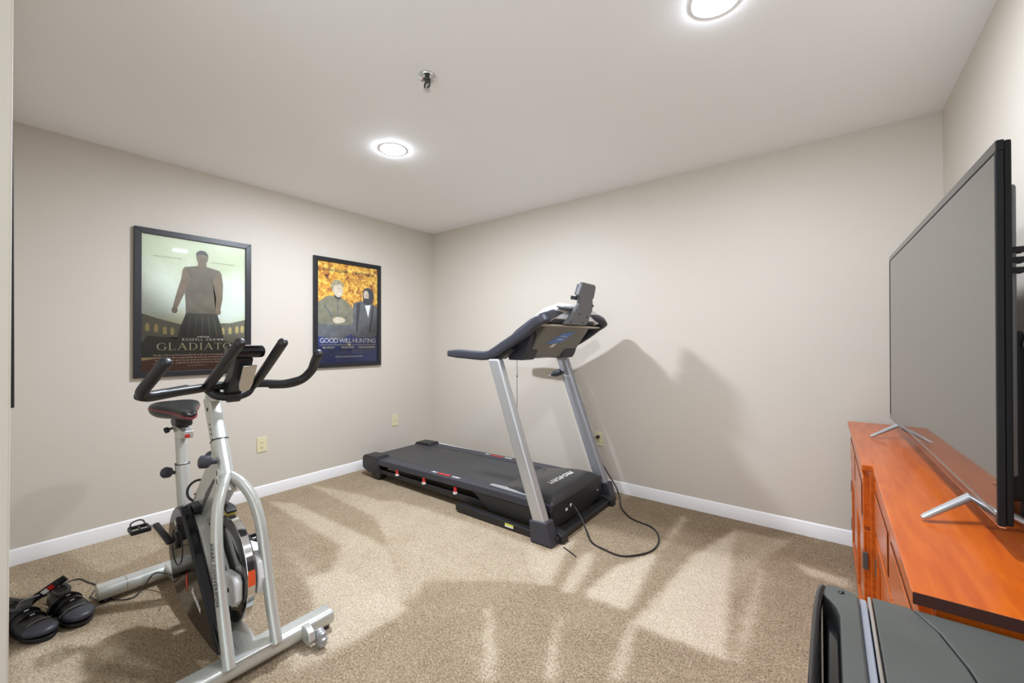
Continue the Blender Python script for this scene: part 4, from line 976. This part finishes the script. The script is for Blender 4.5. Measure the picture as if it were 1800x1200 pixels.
    obj('pad_bolt', Lathe([(.005, 0), (.005, .02), (.011, .021), (.011, .032), (0, .034)], (-2.045, .642, .528), axis=(.1, 0, 1), n=12), M['brass'], fb)
    # bottle cage ring on the beam
    bm = bmesh.new(); ring_tube(bm, (-2.262, CY - .008, .545), .046, .0055, (.75, -.6, .25), n=32, m=8); cg = obj('bottle_cage', bm, M['black'], t)
    bm = bmesh.new(); sweep(bm, [(-2.20, CY - .01, .50), (-2.17, CY - .01, .555), (-2.15, CY - .01, .575)], rrect(.03, .008, .003, 2)); sweep(bm, [(-2.275, CY - .02, .53), (-2.24, CY - .012, .515), (-2.19, CY - .01, .54)], circle(.005, 8)); obj('cage_arm', bm, M['black'], cg)
    obj('guard_top_cap', Prism([(-2.335, .42), (-2.30, .48), (-2.20, .520), (-2.14, .515), (-2.16, .48), (-2.25, .455)], .560, .640, 'Y'), M['navy'], t, bevel=.008)
    # adaptor lead tied along the rear stabiliser
    obj('sensor_lead', tube([(-2.40, CY - .06, .12), (-2.55, .58, .08), (-2.66, .54, .07), (-2.655, .50, .03), (-2.63, .46, .006), (-2.64, .42, .006), (-2.69, .385, .006), (-2.72, .35, .006), (-2.80, .33, .006)], .0028, 7, sm=6), M['black'], t)
bike()

# ------------------------------------------------------------------ cycling shoes and cable on the carpet
def shoe(base, ang, label, side=1, strap_up=False):
    """local x: heel (0) to toe (.29); y: left; z up"""
    t = empty('cycling_shoe', base, label, 'shoe', 'pair of shoes beside the bike')
    Mt = Matrix.Translation(base) @ Matrix.Rotation(R(ang), 4, 'Z')
    def put(nm, bm, mm, par=t, **k):
        bmesh.ops.transform(bm, matrix=Mt, verts=bm.verts); return obj(nm, bm, mm, par, **k)
    S = [(.002, .022, .060, .006), (.012, .034, .088, .0), (.045, .038, .098, .0), (.085, .037, .094, .0), (.125, .041, .088, .0), (.165, .047, .074, .0), (.205, .051, .062, .0), (.245, .047, .052, .004), (.272, .034, .044, .009), (.287, .016, .034, .014)]
    rings = []
    for x, hw, hh, lift in S:
        r = []
        for i in range(20):
            a = 2 * math.pi * i / 20; ca, sa = math.cos(a), math.sin(a)
            z = .016 + lift + (hh - .016) * (.5 + .5 * math.copysign(abs(sa) ** .75, sa))
            k = 1 - .28 * max(0, sa) ** 2
            r.append((x, side * -.006 * math.sin(x / .29 * math.pi) + hw * k * math.copysign(abs(ca) ** .7, ca), z))
        rings.append(r)
    bm = bmesh.new(); loft(bm, rings); up = put('upper', bm, M['leather'], angle=80, sub=1)
    sole = [(.0, -.018), (.03, -.034), (.10, -.034), (.17, -.044), (.22, -.049), (.262, -.036), (.286, -.010), (.286, .010), (.262, .036), (.22, .049), (.17, .044), (.10, .034), (.03, .034), (.0, .018)]
    bm = bmesh.new(); prism(bm, [tuple(p) for p in spline(sole + [sole[0]], 3)][:-1], .003, .020, 'Z'); put('sole', bm, M['rubber'], bevel=.004)
    bm = bmesh.new(); sweep(bm, [(.056 + .044 * math.cos(q), .026 * math.sin(q), .100 - .008 * math.cos(q)) for q in [2 * math.pi * i / 24 for i in range(25)]], circle(.0075, 8), cap=False)
    put('collar', bm, M['collar'], angle=80, label='grey padded collar')
    bm = bmesh.new(); prism(bm, [(.056 + .042 * math.cos(q), .024 * math.sin(q)) for q in [2 * math.pi * i / 20 for i in range(20)]], .088, .0985, 'Z'); put('opening', bm, M['dark'])
    # toe cap, heel cup with pale accents
    rr = [[(x, side * -.006 * math.sin(x / .29 * math.pi) + (hw + .0015) * (1 - .28 * max(0, math.sin(a)) ** 2) * math.copysign(abs(math.cos(a)) ** .7, math.cos(a)), .0165 + l + (hh - .0155) * (.5 + .5 * math.copysign(abs(math.sin(a)) ** .75, math.sin(a)))) for a in [2 * math.pi * i / 20 for i in range(20)]] for x, hw, hh, l in ((.222, .0505, .0585, .002), (.246, .047, .052, .004), (.272, .034, .044, .009), (.290, .016, .034, .014))]
    bm = bmesh.new(); loft(bm, rr); put('toe_cap', bm, M['navy'], angle=80, label='smooth dark grey toe cap')
    bm = bmesh.new()
    sweep(bm, [tuple(p) for p in spline([(.200, -.049, .038), (.207, -.030, .059), (.209, .0, .0655), (.207, .030, .059), (.200, .049, .038)], 4)], circle(.0022, 6)); put('toe_piping', bm, M['mesh'])
    for x0, z0 in ((.125, .083), (.163, .072)):
        bm = bmesh.new()
        sweep(bm, [tuple(p) for p in spline([(x0 - .012, -.046, .030), (x0 - .004, -.038, z0 - .018), (x0, -.012, z0 + .006), (x0, .012, z0 + .006), (x0 - .004, .038, z0 - .018), (x0 - .012, .046, .030)], 4)], rrect(.022, .004, .0015, 2), up=(1, 0, 0)); st = put('strap', bm, M['leather'], angle=60)
        bm = bmesh.new(); box(bm, x0 - .009, x0 + .004, -.004, .010, z0 + .0055, z0 + .0095); put('strap_patch', bm, M['paper'], st)
    bm = bmesh.new(); box(bm, .02, .045, -.0395, -.0375, .046, .052); box(bm, .03, .06, -.0395, -.0375, .030, .034); put('heel_reflector', bm, M['mesh'], label='pale reflective dashes')
    if strap_up:
        pth = [(.07, .030, .085), (.085, .045, .105), (.11, .070, .130), (.145, .095, .160), (.172, .105, .178)]
        bm = bmesh.new(); sweep(bm, [tuple(p) for p in spline(pth, 5)], rrect(.005, .030, .0015, 2), up=(0, 0, 1)); s2 = put('loose_strap', bm, M['leather'], angle=60, label='loose closing strap standing up')
        c = Vector((.112, .070, .131)); mb_ = basis(c, (.035, .025, .03), (0, -.3, 1))
        for k, mm in ((0, 'paper'), (.026, 'red')):
            bm = bmesh.new(); box(bm, -.014 + k, .008 + k * .9, -.009, .009, -.0036, .0036, mtx=mb_); put('strap_patch', bm, M[mm], s2)
        bm = bmesh.new(); sweep(bm, [tuple(p) for p in spline([(.085, .012, .088), (.10, .016, .118), (.125, .022, .135)], 4)], rrect(.05, .006, .0025, 2), up=(1, 0, 0)); put('tongue', bm, M['mesh'], angle=60, label='pale grey tongue')
    return t
shoe((-2.80, .078, .0), 22, 'black cycling shoe nearest the doorway, grey collar, loose strap standing up', side=1, strap_up=True)
shoe((-2.82, .218, .0), 13, 'black cycling shoe behind the other, between it and the bike foot', side=-1)
o = obj('thin_cable', tube([(-3.17, .075, .004), (-3.12, .085, .004), (-3.05, .12, .004), (-3.00, .16, .004), (-2.99, .22, .004), (-3.06, .27, .004), (-3.06, .32, .004), (-2.98, .345, .004), (-2.907, .366, .004), (-2.85, .35, .004), (-2.80, .33, .004)], .0028, 7, sm=6), M['black'])
rehome(o, (-3.0, .2, 0)); top(o, 'thin black cable curving over the carpet around the shoes', 'cable')

# ------------------------------------------------------------------ cabinet
def cabinet():
    t = empty('sideboard_cabinet', (.30, 2.05, 0), 'long cherry wood breakfront cabinet along the right wall under the television', 'cabinet')
    top_ = obj('cabinet_top', Prism([(.118, 1.045), (.126, 2.0), (.096, 2.0), (.086, 3.03), (.488, 3.03), (.488, 1.045)], .728, .750, 'Z'), M['wood'], t, bevel=.003)
    obj('top_edge_shade', Box(.119, .487, 1.0435, 1.0455, .7285, .7495), M['wooddark'], top_, label='end edge darkened with painted shade')  # shade on the near end put into the colour of a thin strip
    # recessed near section and projecting far section
    obj('carcass', Box(.150, .486, 1.058, 2.0, .02, .728), M['wood'], t, bevel=.002)
    obj('carcass', Box(.119, .486, 2.0, 3.018, .02, .728), M['wood'], t, bevel=.002)
    obj('plinth', Prism([(.16, 1.06), (.16, 2.02), (.13, 2.02), (.13, 3.01), (.48, 3.01), (.48, 1.06)], .0, .02, 'Z'), M['wooddark'], t)
    def door(x, y0, y1, z0, z1, hinge):
        """frame-and-panel door facing -X"""
        d = obj('door', Box(x - .012, x + .008, y0, y1, z0, z1), M['wood'], t, bevel=.002)
        r = .045
        for a in ((y0, y1, z1 - r, z1), (y0, y1, z0, z0 + r), (y0, y0 + r, z0 + r, z1 - r), (y1 - r, y1, z0 + r, z1 - r)):
            obj('door_frame', Box(x - .020, x - .012, a[0] + .0005, a[1] - .0005, a[2], a[3]), M['wood'], d, bevel=.002)
        obj('door_moulding', (lambda b: ([box(b, x - .016, x - .012, y0 + r + k[0], y0 + r + k[1], z0 + r, z1 - r) for k in ((0, .008), (y1 - y0 - 2 * r - .008, y1 - y0 - 2 * r))], [box(b, x - .016, x - .012, y0 + r, y1 - r, q, q + .008) for q in (z0 + r, z1 - r - .008)], b)[2])(bmesh.new()), M['wood'], d, bevel=.002)
        for z in (z0 + .10, z1 - .14):
            yh = y1 if hinge == 'far' else y0
            obj('hinge', Box(x - .0225, x - .008, yh - .008, yh + .006, z, z + .062), M['ink'], d, bevel=.001)
    door(.119, 2.02, 2.50, .05, .50, 'near'); door(.119, 2.506, 3.0, .05, .50, 'far')
    door(.150, 1.075, 1.525, .05, .50, 'near'); door(.150, 1.531, 1.975, .05, .50, 'far')
    for x, a, b in ((.119, 2.02, 2.50), (.119, 2.506, 3.0), (.150, 1.075, 1.525), (.150, 1.531, 1.975)):
        dr = obj('drawer', Box(x - .020, x + .006, a, b, .515, .700), M['wood'], t, bevel=.003)
        obj('drawer_panel', Box(x - .0215, x - .020, a + .03, b - .03, .545, .670), M['wooddark'], dr)
        obj('drawer_panel_face', Box(x - .0235, x - .0215, a + .034, b - .034, .549, .666), M['wood'], dr, bevel=.001)
cabinet()

# ------------------------------------------------------------------ television
def tv():
    y0, y1 = 1.33, 2.85
    dx = (.250 - .285); L = math.hypot(dx, y1 - y0)
    m = basis((.285, y0, .812), (dx, y1 - y0, 0), (0.006, 0, 1))          # x along the set (away from camera), y up, z -> toward wall? checked below
    # make z point into the room (-X)
    z = m.to_3x3() @ Vector((0, 0, 1))
    sgn = 1 if z.x > 0 else -1                                           # +z is toward the wall when sgn = 1
    t = empty('television', (.27, 2.09, .75), 'large flat black television on splayed silver feet on the cabinet', 'television')
    Hh = .826
    def b(x0, x1, ya, yb, z0, z1): return Box(x0, x1, ya, yb, *sorted((z0 * sgn, z1 * sgn)), mtx=m)
    obj('screen', b(.010, L - .010, .018, Hh - .020, .0015, .004), M['screen'], t, label='dark glossy screen, switched off')
    be = .0105
    bz = bmesh.new()
    for x0, x1, ya, yb in ((.001, L - .001, Hh - .022, Hh - .001),):
        box(bz, x0, x1, ya, yb, *sorted((0 * sgn, .012 * sgn)), mtx=m)
    obj('bezel', bz, M['tvbezel'], t, smooth=False)
    for x0 in (0, L - be): obj('side_bezel', b(x0, x0 + be, .0, Hh - .022, 0, .012), M['tvblack'], t, bevel=.002)
    obj('casing_edge', b(.0, L, Hh - .0222, Hh, .0012, .0125), M['tvblack'], t, bevel=.001)
    obj('bezel_gap', b(be, L - be, Hh - .0245, Hh - .0215, .0002, .003), M['dark'], t)
    obj('lower_bezel', b(be, L - be, .0, .019, .0, .012), M['tvbezel'], t, bevel=.002)
    obj('silver_line', b(be, L - be, .019, .022, -.0006, .004), M['steel'], t, label='thin silver line above the lower bezel')
    obj('silver_edge', b(.0, L, -.003, .0, .002, .012), M['chrome'], t, label='thin silver strip along the lower edge')
    obj('rear_shell', b(.002, L - .002, .001, Hh - .001, .012, .024), M['tvback'], t, bevel=.004)
    lower = obj('rear_housing', b(.06, L - .06, .04, .42, .026, .058), M['tvback'], t, bevel=.012)
    obj('rear_bulge', b(.03, L - .03, .10, Hh - .09, .024, .038), M['holder'], t, bevel=.010)
    for k in range(3):
        obj('vent', b(.028, .055, Hh - .24 - k * .022, Hh - .228 - k * .022, .0265, .048), M['dark'], t)
    # feet: silver bars splayed to front and back
    for xc in (.215, 1.305):
        c = m @ Vector((xc, 0, 0)); c.z = .7507
        n = Vector((-1, 0, 0)); a = m.to_3x3() @ Vector((1, 0, 0))
        out = -1 if xc < .7 else 1
        f = Vector((c.x, c.y, .812))
        toe = {.215: Vector((.186, 1.466, .7507)), 1.305: Vector((.156, 2.559, .7507))}[xc]
        heel = Vector((c.x + .13, c.y - .07, .7507))
        for q, nm in ((toe, 'front_foot'), (heel, 'rear_foot')):
            p0 = f + Vector((.012, 0, .004)); p1 = q + Vector((0, 0, .0075))
            bm = bmesh.new(); sweep(bm, [p0, p0.lerp(p1, .5), p0.lerp(p1, .93), p1], rrect(.020, .013, .006, 3), up=(0, 0, 1), scale=[1.15, 1, .85, .55])
            ft = obj(nm, bm, M['silver'], t, angle=60)
    # cables behind
    obj('cable', tube([(.345, 1.42, 1.22), (.36, 1.38, 1.215), (.385, 1.40, 1.17), (.40, 1.47, 1.10), (.42, 1.60, 1.0), (.44, 1.8, .9)], .004, 8, sm=5), M['black'], t)
    obj('cable', tube([(.345, 1.46, 1.02), (.365, 1.44, 1.0), (.39, 1.50, .90), (.40, 1.60, .80), (.42, 1.75, .757)], .004, 8, sm=5), M['black'], t)
    obj('cable_plug', b(.055, .085, .38, .395, .05, .075), M['black'], t, bevel=.002)
tv()
o = obj('set_top_box', Box(.385, .475, 1.62, 1.84, .7505, .800), M['gloss'], bevel=.004)
rehome(o, (.43, 1.73, .7505)); top(o, 'small flat black box on the cabinet behind the television', 'media box')

# ------------------------------------------------------------------ mini fridge
def fridge():
    t = empty('mini_fridge', (.25, .79, 0), 'black mini fridge with dark top against the end of the wooden cabinet', 'mini fridge')
    Y0, Y1, Z = .55, 1.038, .722
    obj('body', Box(.066, .49, Y0, Y1, .015, Z - .022), M['black'], t, bevel=.004)
    obj('top_panel', Prism([(.062, Y0), (.062, Y1), (.116, Y1), (.142, .98), (.160, .90), (.172, .80), (.178, .68), (.180, Y0)], Z - .022, Z, 'Z'), M['fridge'], t, bevel=.003)
    obj('top_lid', Prism([(.1185, Y1), (.490, Y1), (.490, Y0), (.1825, Y0), (.1805, .68), (.1745, .80), (.1625, .90), (.1445, .98)], Z - .022, Z - .0005, 'Z'), M['fridge'], t, bevel=.003)
    obj('door_seal', Box(.043, .054, Y0, Y1 - .006, .03, Z - .006), M['cool'], t, bevel=.003, label='silver grey seal')
    obj('edge_strip', Box(.055, .061, Y0, Y1 - .004, .02, Z + .001), M['chrome'], t, bevel=.002, label='bright silver strip')
    # door with a curved pocket handle on its top
    out = [(.042, Y0), (.042, 1.018), (.036, 1.032), (.006, 1.040), (-.008, 1.034), (-.014, 1.018), (-.012, .99), (.000, .975), (.008, .955), (.012, .93), (.012, Y0)]
    dr = obj('door', Prism(out, .03, Z + .002, 'Z'), M['fridge'], t, bevel=.004)
    obj('handle_pocket', Box(-.006, .012, Y0, .972, .03, Z - .030), M['fridgeblk'], dr, bevel=.004)
    bm = bmesh.new(); sweep(bm, [tuple(p) for p in spline([(-.013, 1.018, Z - .006), (-.016, 1.0, Z - .005), (-.019, .96, Z - .006), (-.0215, .88, Z - .008), (-.0225, .70, Z - .010), (-.0225, Y0, Z - .010)], 5)], rrect(.011, .024, .005, 3), up=(0, 0, 1))
    obj('handle_rim', bm, M['fridgeblk'], dr, angle=60, label='glossy black handle edge')
    obj('door_face', Box(-.026, -.014, Y0, 1.005, .03, Z - .016), M['fridgeblk'], dr, bevel=.005)
    for y in (Y0 + .05, Y1 - .05):
        for x in (.11, .45): obj('foot', Lathe([(.014, 0), (.016, .003), (.012, .016), (0, .016)], (x, y, 0), n=12), M['rubber'], t)
    obj('hinge_cap', Lathe([(.005, 0), (.005, .002), (.003, .003), (0, .003)], (.016, 1.016, Z + .002), n=12), M['fridgeblk'], dr)
fridge()
